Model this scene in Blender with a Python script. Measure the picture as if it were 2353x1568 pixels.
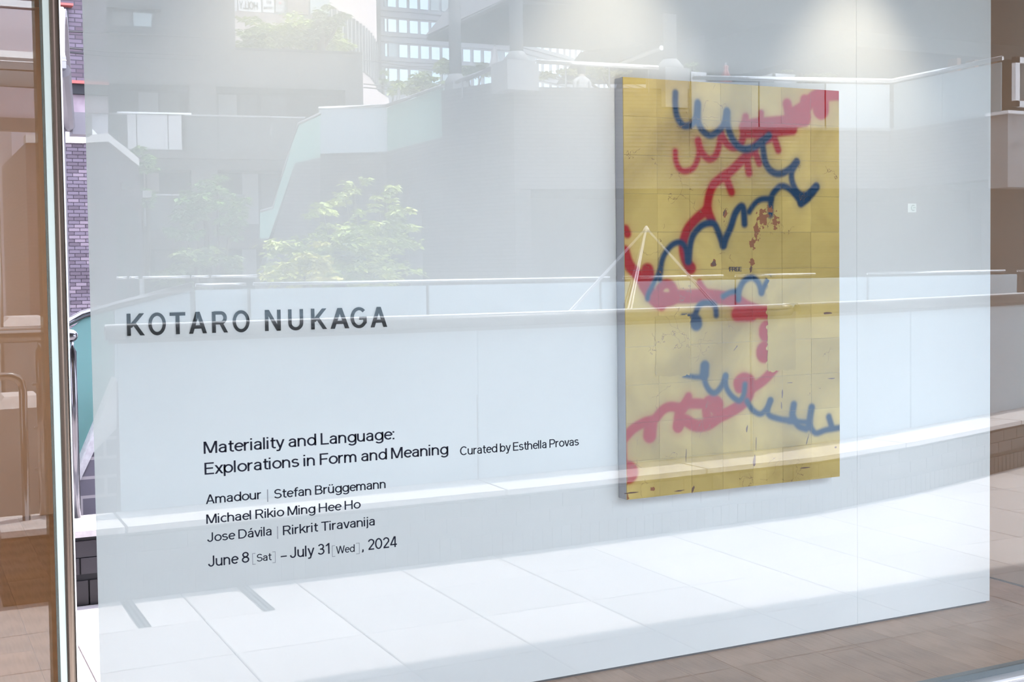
import bpy, math, random
from mathutils import Vector, Matrix
random.seed(7)
PI = math.pi
SC = bpy.context.scene
COL = SC.collection
for o in list(bpy.data.objects):
    bpy.data.objects.remove(o)

# ------------------------------------------------------------------ camera
W_, H_ = 2353.0, 1568.0
YAW, PITCH, ROLL, FOC, SY = .45961543, .04025225, -.01316544, 2879.43, -52.06
CAM = Vector((0, -3.15, 1.68))
Fv = Vector((math.sin(YAW)*math.cos(PITCH), math.cos(YAW)*math.cos(PITCH), -math.sin(PITCH)))
R0 = Vector((math.cos(YAW), -math.sin(YAW), 0)); U0 = R0.cross(Fv)
Rv = R0*math.cos(ROLL) + U0*math.sin(ROLL)
Uv = -R0*math.sin(ROLL) + U0*math.cos(ROLL)
cd = bpy.data.cameras.new('camera'); cam = bpy.data.objects.new('camera', cd); COL.objects.link(cam)
cd.sensor_width = 36; cd.lens = 36*FOC/W_; cd.shift_x = 0; cd.shift_y = SY/W_
cd.clip_start = .02; cd.clip_end = 1000
cam.matrix_world = Matrix(((Rv.x, Uv.x, -Fv.x, CAM.x), (Rv.y, Uv.y, -Fv.y, CAM.y), (Rv.z, Uv.z, -Fv.z, CAM.z), (0, 0, 0, 1)))
SC.camera = cam

# ------------------------------------------------------------------ world, sun, exposure
wd = bpy.data.worlds.new('sky'); SC.world = wd; wd.use_nodes = True
bg = wd.node_tree.nodes['Background']; bg.inputs[0].default_value = (.80, .88, 1.0, 1); bg.inputs[1].default_value = 9.3
sd = bpy.data.lights.new('sun', 'SUN'); sd.energy = 12.0; sd.angle = math.radians(1.2); sd.color = (1, .95, .9)
sun = bpy.data.objects.new('sun', sd); COL.objects.link(sun)
sdir = Vector((.34, -.14, 1.0)).normalized()          # towards the sun: high, a little to the right
sun.rotation_euler = sdir.to_track_quat('Z', 'Y').to_euler(); sun.location = (0, -20, 40)
vs = SC.view_settings; vs.view_transform = 'Standard'; vs.look = 'None'; vs.exposure = 0.0; vs.gamma = 1.0; vs.use_curve_mapping = False

# ------------------------------------------------------------------ pixel -> point helpers
def ray(px, py):
    return Fv + Rv*((px-W_/2)/FOC) - Uv*((py-H_/2-SY)/FOC)
def I(px, py, y):                       # point on the inside plane y
    d = ray(px, py); t = (y-CAM.y)/d.y
    return CAM + d*t
def V(px, py, D, g=0.0):                # real point, D metres out in front of the shopfront, seen mirrored in a pane at y=g
    d = ray(px, py); t = (2*g+D-CAM.y)/d.y; p = CAM + d*t
    return Vector((p.x, -D, p.z))
def VZ(px, py, z, g=0.0):
    d = ray(px, py); t = (z-CAM.z)/d.z; p = CAM + d*t
    return Vector((p.x, 2*g-p.y, z))

# ------------------------------------------------------------------ materials
def mat(name, col=(.5, .5, .5), rough=.6, metal=0.0, spec=.5):
    m = bpy.data.materials.new(name); m.use_nodes = True
    b = m.node_tree.nodes['Principled BSDF']
    b.inputs['Base Color'].default_value = (*col, 1); b.inputs['Roughness'].default_value = rough
    b.inputs['Metallic'].default_value = metal; b.inputs['Specular IOR Level'].default_value = spec
    return m
def N(m, t, **k):
    n = m.node_tree.nodes.new(t)
    for a, v in k.items():
        setattr(n, a, v)
    return n
def L(m, a, b): m.node_tree.links.new(a, b)
def bsdf(m): return m.node_tree.nodes['Principled BSDF']
def noisy(name, c1, c2, scale, rough=.7, detail=6, bump=0.0, metal=0, spec=.5, dist=0.0, stretch=(1, 1, 1), lo=.35, hi=.65):
    m = mat(name, c1, rough, metal, spec)
    tc = N(m, 'ShaderNodeTexCoord'); mp = N(m, 'ShaderNodeMapping'); mp.inputs['Scale'].default_value = stretch
    nz = N(m, 'ShaderNodeTexNoise'); nz.inputs['Scale'].default_value = scale; nz.inputs['Detail'].default_value = detail; nz.inputs['Distortion'].default_value = dist
    cr = N(m, 'ShaderNodeValToRGB'); e = cr.color_ramp.elements
    e[0].position = lo; e[1].position = hi; e[0].color = (*c1, 1); e[1].color = (*c2, 1)
    L(m, tc.outputs['Object'], mp.inputs[0]); L(m, mp.outputs[0], nz.inputs['Vector']); L(m, nz.outputs['Fac'], cr.inputs[0]); L(m, cr.outputs[0], bsdf(m).inputs['Base Color'])
    if bump:
        bp = N(m, 'ShaderNodeBump'); bp.inputs['Strength'].default_value = bump; bp.inputs['Distance'].default_value = .01
        L(m, nz.outputs['Fac'], bp.inputs['Height']); L(m, bp.outputs[0], bsdf(m).inputs['Normal'])
    return m
def brickmat(name, c1, c2, mortar, bw, bh, rot=0.0, rough=.6, vert='XZ', mort=.012):
    m = mat(name, c1, rough)
    tc = N(m, 'ShaderNodeTexCoord'); sp = N(m, 'ShaderNodeSeparateXYZ'); cb = N(m, 'ShaderNodeCombineXYZ')
    L(m, tc.outputs['Object'], sp.inputs[0])
    # run the courses along the horizontal direction rot
    a = N(m, 'ShaderNodeMath', operation='MULTIPLY'); a.inputs[1].default_value = math.cos(rot)
    b = N(m, 'ShaderNodeMath', operation='MULTIPLY'); b.inputs[1].default_value = math.sin(rot)
    s = N(m, 'ShaderNodeMath', operation='ADD')
    L(m, sp.outputs[0], a.inputs[0]); L(m, sp.outputs[1], b.inputs[0]); L(m, a.outputs[0], s.inputs[0]); L(m, b.outputs[0], s.inputs[1])
    L(m, s.outputs[0], cb.inputs[0]); L(m, sp.outputs[2], cb.inputs[1])
    br = N(m, 'ShaderNodeTexBrick'); br.inputs['Scale'].default_value = 1; br.inputs['Brick Width'].default_value = bw; br.inputs['Row Height'].default_value = bh
    br.inputs['Mortar Size'].default_value = mort; br.inputs['Color1'].default_value = (*c1, 1); br.inputs['Color2'].default_value = (*c2, 1); br.inputs['Mortar'].default_value = (*mortar, 1)
    L(m, cb.outputs[0], br.inputs['Vector']); L(m, br.outputs['Color'], bsdf(m).inputs['Base Color'])
    return m

def pane_mat(name, tint=(.80, .815, .82), boost=1.0):
    m = bpy.data.materials.new(name); m.use_nodes = True; nt = m.node_tree; nt.nodes.clear()
    out = N(m, 'ShaderNodeOutputMaterial'); mix = N(m, 'ShaderNodeMixShader'); tr = N(m, 'ShaderNodeBsdfTransparent'); gl = N(m, 'ShaderNodeBsdfGlossy')
    tr.inputs[0].default_value = (*tint, 1); gl.inputs['Roughness'].default_value = 0.0; gl.inputs[0].default_value = (1, 1, 1, 1)
    ge = N(m, 'ShaderNodeNewGeometry'); dt = N(m, 'ShaderNodeVectorMath', operation='DOT_PRODUCT')
    L(m, ge.outputs['Normal'], dt.inputs[0]); L(m, ge.outputs['Incoming'], dt.inputs[1])
    def M(op, a, b=None):
        n = N(m, 'ShaderNodeMath', operation=op)
        for i, v in enumerate((a, b)):
            if v is None: continue
            if isinstance(v, (int, float)): n.inputs[i].default_value = v
            else: L(m, v, n.inputs[i])
        return n.outputs[0]
    c = M('ABSOLUTE', dt.outputs['Value']); k = M('SUBTRACT', 1.0, c); k5 = M('POWER', k, 5.0)
    r1 = M('ADD', M('MULTIPLY', k5, .957), .043)                      # Schlick, one face
    r2 = M('DIVIDE', M('MULTIPLY', r1, 2.0*boost), M('ADD', r1, 1.0))    # both faces of the pane
    L(m, r2, mix.inputs[0]); L(m, tr.outputs[0], mix.inputs[1]); L(m, gl.outputs[0], mix.inputs[2]); L(m, mix.outputs[0], out.inputs[0])
    return m
def clear_mat(name, tint):
    m = bpy.data.materials.new(name); m.use_nodes = True; nt = m.node_tree; nt.nodes.clear()
    out = N(m, 'ShaderNodeOutputMaterial'); tr = N(m, 'ShaderNodeBsdfTransparent'); tr.inputs[0].default_value = (*tint, 1)
    L(m, tr.outputs[0], out.inputs[0]); return m
def frosted(name, col, trans=.5, see=0.0, spec=.3):
    m = bpy.data.materials.new(name); m.use_nodes = True; nt = m.node_tree; nt.nodes.clear()
    out = N(m, 'ShaderNodeOutputMaterial'); d = N(m, 'ShaderNodeBsdfDiffuse'); t = N(m, 'ShaderNodeBsdfTranslucent'); x = N(m, 'ShaderNodeMixShader'); x.inputs[0].default_value = trans
    d.inputs[0].default_value = (*col, 1); t.inputs[0].default_value = (*col, 1)
    L(m, d.outputs[0], x.inputs[1]); L(m, t.outputs[0], x.inputs[2])
    if see:
        tr = N(m, 'ShaderNodeBsdfTransparent'); tr.inputs[0].default_value = (*[min(1, c*1.25) for c in col], 1); y = N(m, 'ShaderNodeMixShader'); y.inputs[0].default_value = see
        L(m, x.outputs[0], y.inputs[1]); L(m, tr.outputs[0], y.inputs[2]); x = y
    L(m, x.outputs[0], out.inputs[0]); return m

M_wall = noisy('painted_white_board', (.80, .82, .82), (.83, .85, .85), 1.3, .55, spec=.2)
M_room = mat('warm_grey_plaster', (.62, .45, .33), .8)
M_side = mat('side_wall_paint', (.44, .36, .30), .8)
M_ceil = mat('ceiling_paint', (.45, .42, .4), .9)
M_gold_side = noisy('brushed_panel_edge', (.42, .43, .47), (.50, .51, .54), 9, .45, stretch=(1, 1, .15))
M_alu = mat('satin_aluminium', (.62, .61, .62), .35, .8)
M_gasket = mat('dark_gasket', (.07, .085, .09), .35)
M_mirror = mat('polished_mirror_steel', (.56, .53, .59), 0.0, 1.0)
M_bronze = noisy('brown_metal_reflection_streaks', (.10, .07, .055), (.30, .24, .19), 60, .22, metal=.75, stretch=(1, 1, .01))  # upright brown streaks paint the reflections in the steel mullion
M_steel = mat('brushed_stainless_steel', (.20, .196, .20), .15, .95); bsdf(M_steel).inputs['Coat Weight'].default_value = 1.0; bsdf(M_steel).inputs['Coat Roughness'].default_value = .1
M_steel_b = mat('bright_stainless_steel', (.8, .79, .8), .2, .9)
M_glass = pane_mat('shop_glass')
M_clear = clear_mat('shop_glass_inner', (.985, .995, .99))
M_edge = mat('green_glass_edge', (.52, .60, .56), .25)
M_black = mat('black_vinyl', (.006, .007, .016), .6, spec=.15)
M_grey_v = mat('grey_vinyl', (.16, .17, .19), .6)
M_ink = mat('charcoal_wall_lettering', (.010, .015, .018), .6, spec=.2)
M_mortar = mat('dark_mortar', (.03, .03, .032), .9)
M_stone = noisy('pale_kerb_stone', (.66, .62, .61), (.8, .77, .76), 30, .6, bump=.05)
M_conc = noisy('pale_concrete', (.26, .26, .27), (.33, .33, .34), 3, .8)
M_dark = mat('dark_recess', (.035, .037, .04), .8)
M_darkglass = mat('dark_window_glass', (.06, .075, .08), .1)
M_frame = mat('dark_window_frame', (.03, .03, .035), .4)
M_white = mat('white_paint', (.8, .8, .82), .5)
M_white_m = mat('white_metal', (.75, .74, .78), .35)
M_red = mat('red_fabric', (.55, .07, .06), .8)
M_redmetal = mat('red_flashing', (.45, .12, .10), .5)
M_poly = frosted('smoked_polycarbonate', (.74, .70, .76), .35, .12)
M_panel = frosted('frosted_balustrade_glass', (.68, .77, .82), .45)
M_cyan = frosted('cyan_frosted_glass', (.40, .62, .56), .4)
M_cyan_t = frosted('cyan_clear_glass', (.36, .56, .53), .4, .4)
M_bal = frosted('faint_balcony_glass', (.45, .47, .48), .3, .6)
M_curtain = mat('white_curtain', (.62, .62, .64), .9)
M_curtain2 = mat('grey_curtain', (.22, .22, .22), .9)
M_bark = noisy('bark', (.07, .05, .035), (.15, .12, .09), 14, .9)
M_leaf = noisy('maple_leaves', (.34, .46, .07), (.68, .74, .22), 1.6, .6)
M_leaf_y = noisy('yellow_green_leaves', (.52, .56, .08), (.80, .74, .24), 1.6, .6)
M_leaf_d = noisy('mid_green_leaves', (.18, .28, .09), (.40, .48, .2), 1.2, .6)
M_leaf_f = noisy('feathery_conifer_leaves', (.15, .32, .08), (.3, .5, .16), 1.2, .6)
M_pink = noisy('pale_pink_cladding', (.64, .53, .51), (.70, .59, .57), .5, .7)
M_apt = brickmat('grey_tile_facade', (.13, .122, .12), (.17, .16, .155), (.07, .07, .07), .45, .14, rot=math.atan2(.166, .986))
M_ret = brickmat('grey_retaining_brick', (.095, .09, .098), (.15, .142, .15), (.02, .02, .024), .42, .085, mort=.014)
M_retB = brickmat('grey_retaining_brick_side', (.09, .09, .10), (.13, .125, .14), (.02, .02, .024), .42, .085, rot=PI/2, mort=.014)
M_office = mat('office_grey_cladding', (.33, .34, .38), .6)
M_offline = mat('office_joint', (.22, .225, .25), .6)
M_skyglass = mat('sky_reflecting_glass', (.58, .70, .80), .03, 1.0)
M_officedim = mat('dim_office_glass', (.30, .36, .38), .15, .4)
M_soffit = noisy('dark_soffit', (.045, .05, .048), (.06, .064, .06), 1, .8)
M_roof = brickmat('dark_slate_roof', (.17, .165, .18), (.20, .19, .21), (.06, .06, .07), 2.0, .45)
M_colm = noisy('round_column_concrete', (.10, .105, .11), (.14, .145, .15), 2, .6)
M_orange = mat('orange_timber', (.6, .33, .2), .7)
M_green = mat('sign_green', (.05, .35, .2), .5)
M_skin = mat('skin', (.55, .36, .27), .6)
M_hair = mat('black_hair', (.02, .018, .018), .6)
M_cable = mat('black_cable', (.02, .02, .02), .5)

# oak with cathedral grain
def oakmat(name, c1, c2, off):
    m = mat(name, c1, .45)
    tc = N(m, 'ShaderNodeTexCoord'); mp = N(m, 'ShaderNodeMapping'); mp.inputs['Scale'].default_value = (5.5, .55, 1); mp.inputs['Location'].default_value = off
    wv = N(m, 'ShaderNodeTexWave', wave_type='RINGS'); wv.inputs['Scale'].default_value = 2.6; wv.inputs['Distortion'].default_value = 3.2; wv.inputs['Detail'].default_value = 2.5; wv.inputs['Detail Scale'].default_value = 1.2
    nz = N(m, 'ShaderNodeTexNoise'); nz.inputs['Scale'].default_value = 12; nz.inputs['Detail'].default_value = 8
    mp2 = N(m, 'ShaderNodeMapping'); mp2.inputs['Scale'].default_value = (8, .5, 1)
    mx = N(m, 'ShaderNodeMath', operation='MULTIPLY_ADD'); mx.inputs[1].default_value = .35
    cr = N(m, 'ShaderNodeValToRGB'); cr.color_ramp.elements[0].color = (*c1, 1); cr.color_ramp.elements[1].color = (*c2, 1); cr.color_ramp.elements[0].position = .25; cr.color_ramp.elements[1].position = .85
    L(m, tc.outputs['Object'], mp.inputs[0]); L(m, mp.outputs[0], wv.inputs[0]); L(m, tc.outputs['Object'], mp2.inputs[0]); L(m, mp2.outputs[0], nz.inputs['Vector'])
    L(m, wv.outputs['Fac'], mx.inputs[0]); L(m, nz.outputs['Fac'], mx.inputs[2]); L(m, mx.outputs[0], cr.inputs[0]); L(m, cr.outputs[0], bsdf(m).inputs['Base Color'])
    return m
OAK = [oakmat('oak_a', (.25, .145, .085), (.34, .205, .13), (0, .3, 0)), oakmat('oak_b', (.27, .16, .095), (.37, .225, .145), (.4, 1.2, 0)), oakmat('oak_c', (.23, .135, .08), (.32, .19, .118), (.7, 2.1, 0))]
PAVE = [noisy('pavement_stone_'+s, tuple(v*k for v in (.56, .52, .51)), tuple(v*k for v in (.64, .605, .595)), 55, .8, 8, bump=.12) for s, k in (('light', 1.06), ('mid', 1.0), ('dull', .93))]
KBR = [mat('glazed_kerb_brick_'+s, c, .3) for s, c in (('dark', (.022, .02, .023)), ('mid', (.04, .037, .042)), ('pale', (.06, .055, .062)))]
HBR = [mat('purple_house_brick_'+s, c, .6) for s, c in (('dark', (.10, .078, .098)), ('mid', (.14, .115, .145)), ('pale', (.21, .17, .20)))]

# ------------------------------------------------------------------ geometry helpers
def wloc(o):
    v = Vector((0, 0, 0))
    while o is not None:
        v += o.location; o = o.parent
    return v
def obj(name, geo, m, parent=None, loc=None, smooth=False, kind=None):
    vs_, fs = geo
    base = Vector(loc) if loc is not None else (wloc(parent) if parent else Vector((0, 0, 0)))
    me = bpy.data.meshes.new(name); me.from_pydata([tuple(Vector(v)-base) for v in vs_], [], fs); me.update()
    if m is not None:
        for mm in (m if isinstance(m, (list, tuple)) else [m]): me.materials.append(mm)
    if smooth: me.shade_smooth()
    o = bpy.data.objects.new(name, me); COL.objects.link(o)
    if parent: o.parent = parent; o.location = base-wloc(parent)
    else: o.location = base
    if kind: o['kind'] = kind
    return o
def inst(src, pos, parent, m=None, rotz=0, name=None, scale=None):
    """another copy of an already built piece; pos in world coordinates"""
    o = src.copy(); COL.objects.link(o); o.parent = parent
    o.location = Vector(pos) - (wloc(parent) if parent else Vector((0, 0, 0))); o.rotation_euler = (0, 0, rotz)
    if scale: o.scale = scale
    if m is not None:
        o.material_slots[0].link = 'OBJECT'; o.material_slots[0].material = m
    return o
def tag(o, label=None, cat=None, group=None, kind=None):
    if label: o['label'] = label
    if cat: o['category'] = cat
    if group: o['group'] = group
    if kind: o['kind'] = kind
    return o
def thing(name, label, cat, loc, group=None):
    o = bpy.data.objects.new(name, None); COL.objects.link(o); o.location = loc; o.empty_display_size = .1
    return tag(o, label, cat, group)
def struct(name, geo=None, m=None, label=None, loc=None):
    if geo is None:
        o = bpy.data.objects.new(name, None); COL.objects.link(o); o.location = loc or (0, 0, 0)
    else: o = obj(name, geo, m, loc=loc)
    o['kind'] = 'structure'
    if label: o['label'] = label
    return o
BF = [(0, 3, 2, 1), (4, 5, 6, 7), (0, 1, 5, 4), (1, 2, 6, 5), (2, 3, 7, 6), (3, 0, 4, 7)]
def box(x0, x1, y0, y1, z0, z1):
    if x0 > x1: x0, x1 = x1, x0
    if y0 > y1: y0, y1 = y1, y0
    if z0 > z1: z0, z1 = z1, z0
    return [(x0, y0, z0), (x1, y0, z0), (x1, y1, z0), (x0, y1, z0), (x0, y0, z1), (x1, y0, z1), (x1, y1, z1), (x0, y1, z1)], list(BF)
def bev(x0, x1, y0, y1, z0, z1, b=.003):
    """box with its top edges chamfered"""
    v = [(x0, y0, z0), (x1, y0, z0), (x1, y1, z0), (x0, y1, z0), (x0, y0, z1-b), (x1, y0, z1-b), (x1, y1, z1-b), (x0, y1, z1-b),
         (x0+b, y0+b, z1), (x1-b, y0+b, z1), (x1-b, y1-b, z1), (x0+b, y1-b, z1)]
    f = [(0, 3, 2, 1), (0, 1, 5, 4), (1, 2, 6, 5), (2, 3, 7, 6), (3, 0, 4, 7), (4, 5, 9, 8), (5, 6, 10, 9), (6, 7, 11, 10), (7, 4, 8, 11), (8, 9, 10, 11)]
    return v, f
def join(*gs):
    v, f = [], []
    for a, b in gs:
        n = len(v); v += list(a); f += [tuple(i+n for i in q) for q in b]
    return v, f
def prism(poly, off):
    """polygon (3-D points) pushed along vector off"""
    n = len(poly); off = Vector(off)
    v = [tuple(Vector(p)) for p in poly] + [tuple(Vector(p)+off) for p in poly]
    f = [tuple(range(n))[::-1], tuple(range(n, 2*n))] + [(i, (i+1) % n, n+(i+1) % n, n+i) for i in range(n)]
    return v, f
def tube(path, r, seg=10, cap=True):
    path = [Vector(p) for p in path]; v, f = [], []; n = len(path)
    rs = r if isinstance(r, (list, tuple)) else [r]*n
    for i, p in enumerate(path):
        if i == 0: t = path[1]-p
        elif i == n-1: t = p-path[i-1]
        else: t = (path[i+1]-p).normalized()+(p-path[i-1]).normalized()
        t.normalize(); a = Vector((0, 0, 1)) if abs(t.z) < .9 else Vector((1, 0, 0))
        u = t.cross(a).normalized(); w = u.cross(t)
        for k in range(seg):
            an = 2*PI*k/seg; q = p+(u*math.cos(an)+w*math.sin(an))*rs[i]; v.append(tuple(q))
    for i in range(n-1):
        for k in range(seg):
            a0 = i*seg+k; b0 = i*seg+(k+1) % seg
            f.append((a0, b0, b0+seg, a0+seg))
    if cap: f += [tuple(range(seg)), tuple(range((n-1)*seg, n*seg))[::-1]]
    return v, f
def lathe(cx, cy, prof, seg=20):
    v, f = [], []
    for r, z in prof:
        for k in range(seg):
            a = 2*PI*k/seg; v.append((cx+r*math.cos(a), cy+r*math.sin(a), z))
    for i in range(len(prof)-1):
        for k in range(seg):
            a0 = i*seg+k; b0 = i*seg+(k+1) % seg; f.append((a0, b0, b0+seg, a0+seg))
    f += [tuple(range(seg))[::-1], tuple(range((len(prof)-1)*seg, len(prof)*seg))]
    return v, f
def wallstrip(pts, z0, z1, th):
    """vertical slab following the plan polyline pts [(x, y)], thickness th away from the shopfront side; z0/z1 numbers or lists"""
    n = len(pts); v, f = [], []
    nr = []
    for i in range(n):
        a = Vector(pts[max(0, i-1)]); b = Vector(pts[min(n-1, i+1)]); t = (b-a).normalized(); nr.append(Vector((t.y, -t.x)))
    for i, p in enumerate(pts):
        a = z0[i] if isinstance(z0, (list, tuple)) else z0; b = z1[i] if isinstance(z1, (list, tuple)) else z1
        q = Vector(p)+nr[i]*th
        v += [(p[0], p[1], a), (p[0], p[1], b), (q.x, q.y, b), (q.x, q.y, a)]
    for i in range(n-1):
        a = 4*i; b = a+4
        f += [(a, a+1, b+1, b), (a+1, a+2, b+2, b+1), (a+2, a+3, b+3, b+2), (a+3, a, b, b+3)]
    f += [(0, 3, 2, 1), (4*n-4, 4*n-3, 4*n-2, 4*n-1)]
    return v, f

# ------------------------------------------------------------------ text
def A_(cx, cy, rx, ry, a0, a1, n=14):
    return [(cx+rx*math.cos(math.radians(a0+(a1-a0)*k/n)), cy+ry*math.sin(math.radians(a0+(a1-a0)*k/n))) for k in range(n+1)]
def D_(x0, y0, x1, y1): return ('diag', x0, y0, x1, y1)
BOWL = A_(.30, .365, .24, .305, 0, 360, 24)
def arch(x, w): return A_(x+w/2, .44, w/2, .23, 180, 0, 12)+[(x+w, 0)]
UU = [(.06, .73), (.06, .29)]+A_(.265, .29, .205, .23, 180, 360, 12)+[(.47, .30)]
AA = [[(.09, .53)]+A_(.255, .52, .175, .15, 165, 0, 10)+[(.43, 0)], [(.43, .42), (.24, .405)]+A_(.23, .23, .17, .17, 100, 270, 10)+A_(.25, .25, .18, .19, 280, 355, 6)]
# monoline grotesque alphabet: advance, list of centre-line strokes (cap height 1)
LETTERS = {
 'K': (.72, [[(.06, 0), (.06, 1)], D_(.61, 1, .09, .36), D_(.27, .56, .63, 0)]), 'O': (.88, [A_(.42, .5, .36, .45, 0, 360, 30)]), 'T': (.68, [[(.32, 0), (.32, .9)], [(0, .94), (.64, .94)]]),
 'A': (.74, [D_(.06, 0, .345, 1), D_(.64, 0, .355, 1), [(.16, .30), (.54, .30)]]), 'R': (.74, [[(.06, 0), (.06, 1)], [(.06, .94), (.38, .94)]+A_(.38, .705, .20, .235, 90, -90)+[(.06, .47)], D_(.38, .47, .61, 0)]),
 'N': (.78, [[(.06, 0), (.06, 1)], [(.64, 0), (.64, 1)], D_(.08, 1, .62, 0)]), 'U': (.78, [[(.06, 1), (.06, .34)]+A_(.345, .34, .285, .28, 180, 360, 16)+[(.63, 1)]]),
 'G': (.84, [A_(.40, .5, .34, .45, 45, 325, 26)+[(.70, .26), (.70, .47), (.42, .47)]]), 'M': (.90, [[(.06, 0), (.06, 1)], [(.76, 0), (.76, 1)], D_(.09, 1, .40, .04), D_(.73, 1, .42, .04)]),
 'L': (.58, [[(.06, 1), (.06, .06), (.54, .06)]]), 'E': (.64, [[(.58, .94), (.06, .94), (.06, .06), (.59, .06)], [(.06, .52), (.53, .52)]]), 'F': (.60, [[(.57, .94), (.06, .94), (.06, 0)], [(.06, .50), (.51, .50)]]),
 'C': (.80, [A_(.40, .5, .34, .45, 42, 318, 26)]), 'P': (.68, [[(.06, 0), (.06, 1)], [(.06, .94), (.38, .94)]+A_(.38, .69, .20, .25, 90, -90)+[(.06, .44)]]),
 'S': (.68, [A_(.32, .72, .24, .22, 25, 262, 16)+A_(.31, .29, .27, .23, 82, -160, 16)]), 'H': (.78, [[(.06, 0), (.06, 1)], [(.64, 0), (.64, 1)], [(.06, .51), (.64, .51)]]), 'J': (.60, [[(.44, 1), (.44, .30)]+A_(.25, .30, .19, .24, 360, 185, 12)]),
 'D': (.80, [[(.06, .06), (.06, .94), (.32, .94)]+A_(.32, .5, .34, .44, 90, -90, 18)+[(.06, .06)]]), 'W': (1.04, [D_(.04, 1, .26, 0), D_(.50, 1, .27, 0), D_(.50, 1, .74, 0), D_(.97, 1, .75, 0)]),
 'Y': (.72, [D_(.04, 1, .335, .40), D_(.64, 1, .345, .40), [(.34, 0), (.34, .44)]]), 'I': (.24, [[(.06, 0), (.06, 1)]]), 'B': (.72, [[(.30, .94), (.06, .94), (.06, .06), (.34, .06)], [(.06, .52), (.34, .52)], A_(.34, .73, .20, .21, 90, -90), A_(.36, .29, .24, .23, 90, -90)]),
 'a': (.58, AA), 'b': (.64, [[(.06, 0), (.06, 1)], BOWL]), 'c': (.54, [A_(.30, .365, .24, .305, 48, 312, 20)]), 'd': (.64, [[(.54, 0), (.54, 1)], BOWL]),
 'e': (.59, [[(.07, .385), (.51, .385)], A_(.30, .365, .235, .305, 4, 318, 22)]), 'f': (.38, [[(.16, 0), (.16, .78)]+A_(.30, .80, .14, .15, 180, 92, 6)+[(.37, .95)], [(.02, .67), (.35, .67)]]),
 'g': (.64, [BOWL, [(.54, .73), (.54, -.02)]+A_(.31, -.02, .23, .19, 0, -155, 12)]), 'h': (.61, [[(.06, 0), (.06, 1)], arch(.06, .42)]), 'i': (.22, [[(.06, 0), (.06, .73)], [(.06, .88), (.06, 1.0)]]),
 'j': (.24, [[(.10, .73), (.10, -.10)]+A_(.00, -.10, .10, .10, 0, -85, 5), [(.10, .88), (.10, 1.0)]]), 'k': (.56, [[(.06, 0), (.06, 1)], D_(.46, .73, .09, .27), D_(.22, .44, .50, 0)]), 'l': (.22, [[(.06, 0), (.06, 1)]]),
 'm': (.92, [[(.06, 0), (.06, .73)], arch(.06, .36), arch(.42, .36)]), 'n': (.61, [[(.06, 0), (.06, .73)], arch(.06, .41)]), 'o': (.64, [A_(.31, .365, .25, .305, 0, 360, 24)]),
 'p': (.64, [[(.06, -.25), (.06, .73)], BOWL]), 'r': (.40, [[(.06, 0), (.06, .73)], A_(.29, .44, .23, .23, 180, 80, 8)]), 's': (.54, [A_(.25, .525, .18, .15, 25, 262, 12)+A_(.25, .22, .20, .16, 80, -158, 12)]),
 't': (.38, [[(.16, .92), (.16, .20)]+A_(.29, .20, .13, .14, 180, 268, 6)+[(.36, .065)], [(.02, .67), (.35, .67)]]), 'u': (.61, [UU, [(.47, .73), (.47, 0)]]), 'v': (.54, [D_(.04, .73, .245, 0), D_(.47, .73, .265, 0)]),
 'w': (.80, [D_(.04, .73, .21, 0), D_(.38, .73, .22, 0), D_(.38, .73, .55, 0), D_(.73, .73, .56, 0)]), 'x': (.54, [D_(.05, .73, .46, 0), D_(.46, .73, .05, 0)]), 'y': (.54, [D_(.04, .73, .26, .04), D_(.48, .73, .19, -.22), [(.02, -.19), (.20, -.19)]]),
 'z': (.52, [[(.04, .67), (.44, .67)], D_(.40, .68, .08, .05), [(.04, .06), (.46, .06)]]), 'ü': (.61, [UU, [(.47, .73), (.47, 0)], [(.15, .86), (.15, .98)], [(.38, .86), (.38, .98)]]),
 'á': (.58, AA+[D_(.24, .84, .34, 1.02)]), '0': (.66, [A_(.31, .5, .25, .45, 0, 360, 26)]), '1': (.50, [[(.30, 0), (.30, 1)], D_(.30, .97, .08, .74)]), '2': (.62, [A_(.29, .70, .22, .245, 165, -35, 14)+[(.10, .08)], [(.06, .06), (.54, .06)]]),
 '3': (.62, [A_(.28, .73, .20, .215, 155, -90, 14), A_(.28, .29, .23, .235, 90, -155, 16), [(.20, .52), (.30, .52)]]), '4': (.66, [[(.44, 0), (.44, 1)], D_(.40, 1, .07, .26), [(.03, .25), (.60, .25)]]),
 '8': (.64, [A_(.30, .74, .20, .20, 0, 360, 20), A_(.30, .28, .24, .23, 0, 360, 22)]), ':': (.24, [[(.06, 0), (.06, .13)], [(.06, .58), (.06, .71)]]), ',': (.22, [[(.06, .13), (.06, 0)], D_(.07, .02, .02, -.14)]), '–': (.62, [[(.04, .36), (.54, .36)]]), ' ': (.25, [])}
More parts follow.
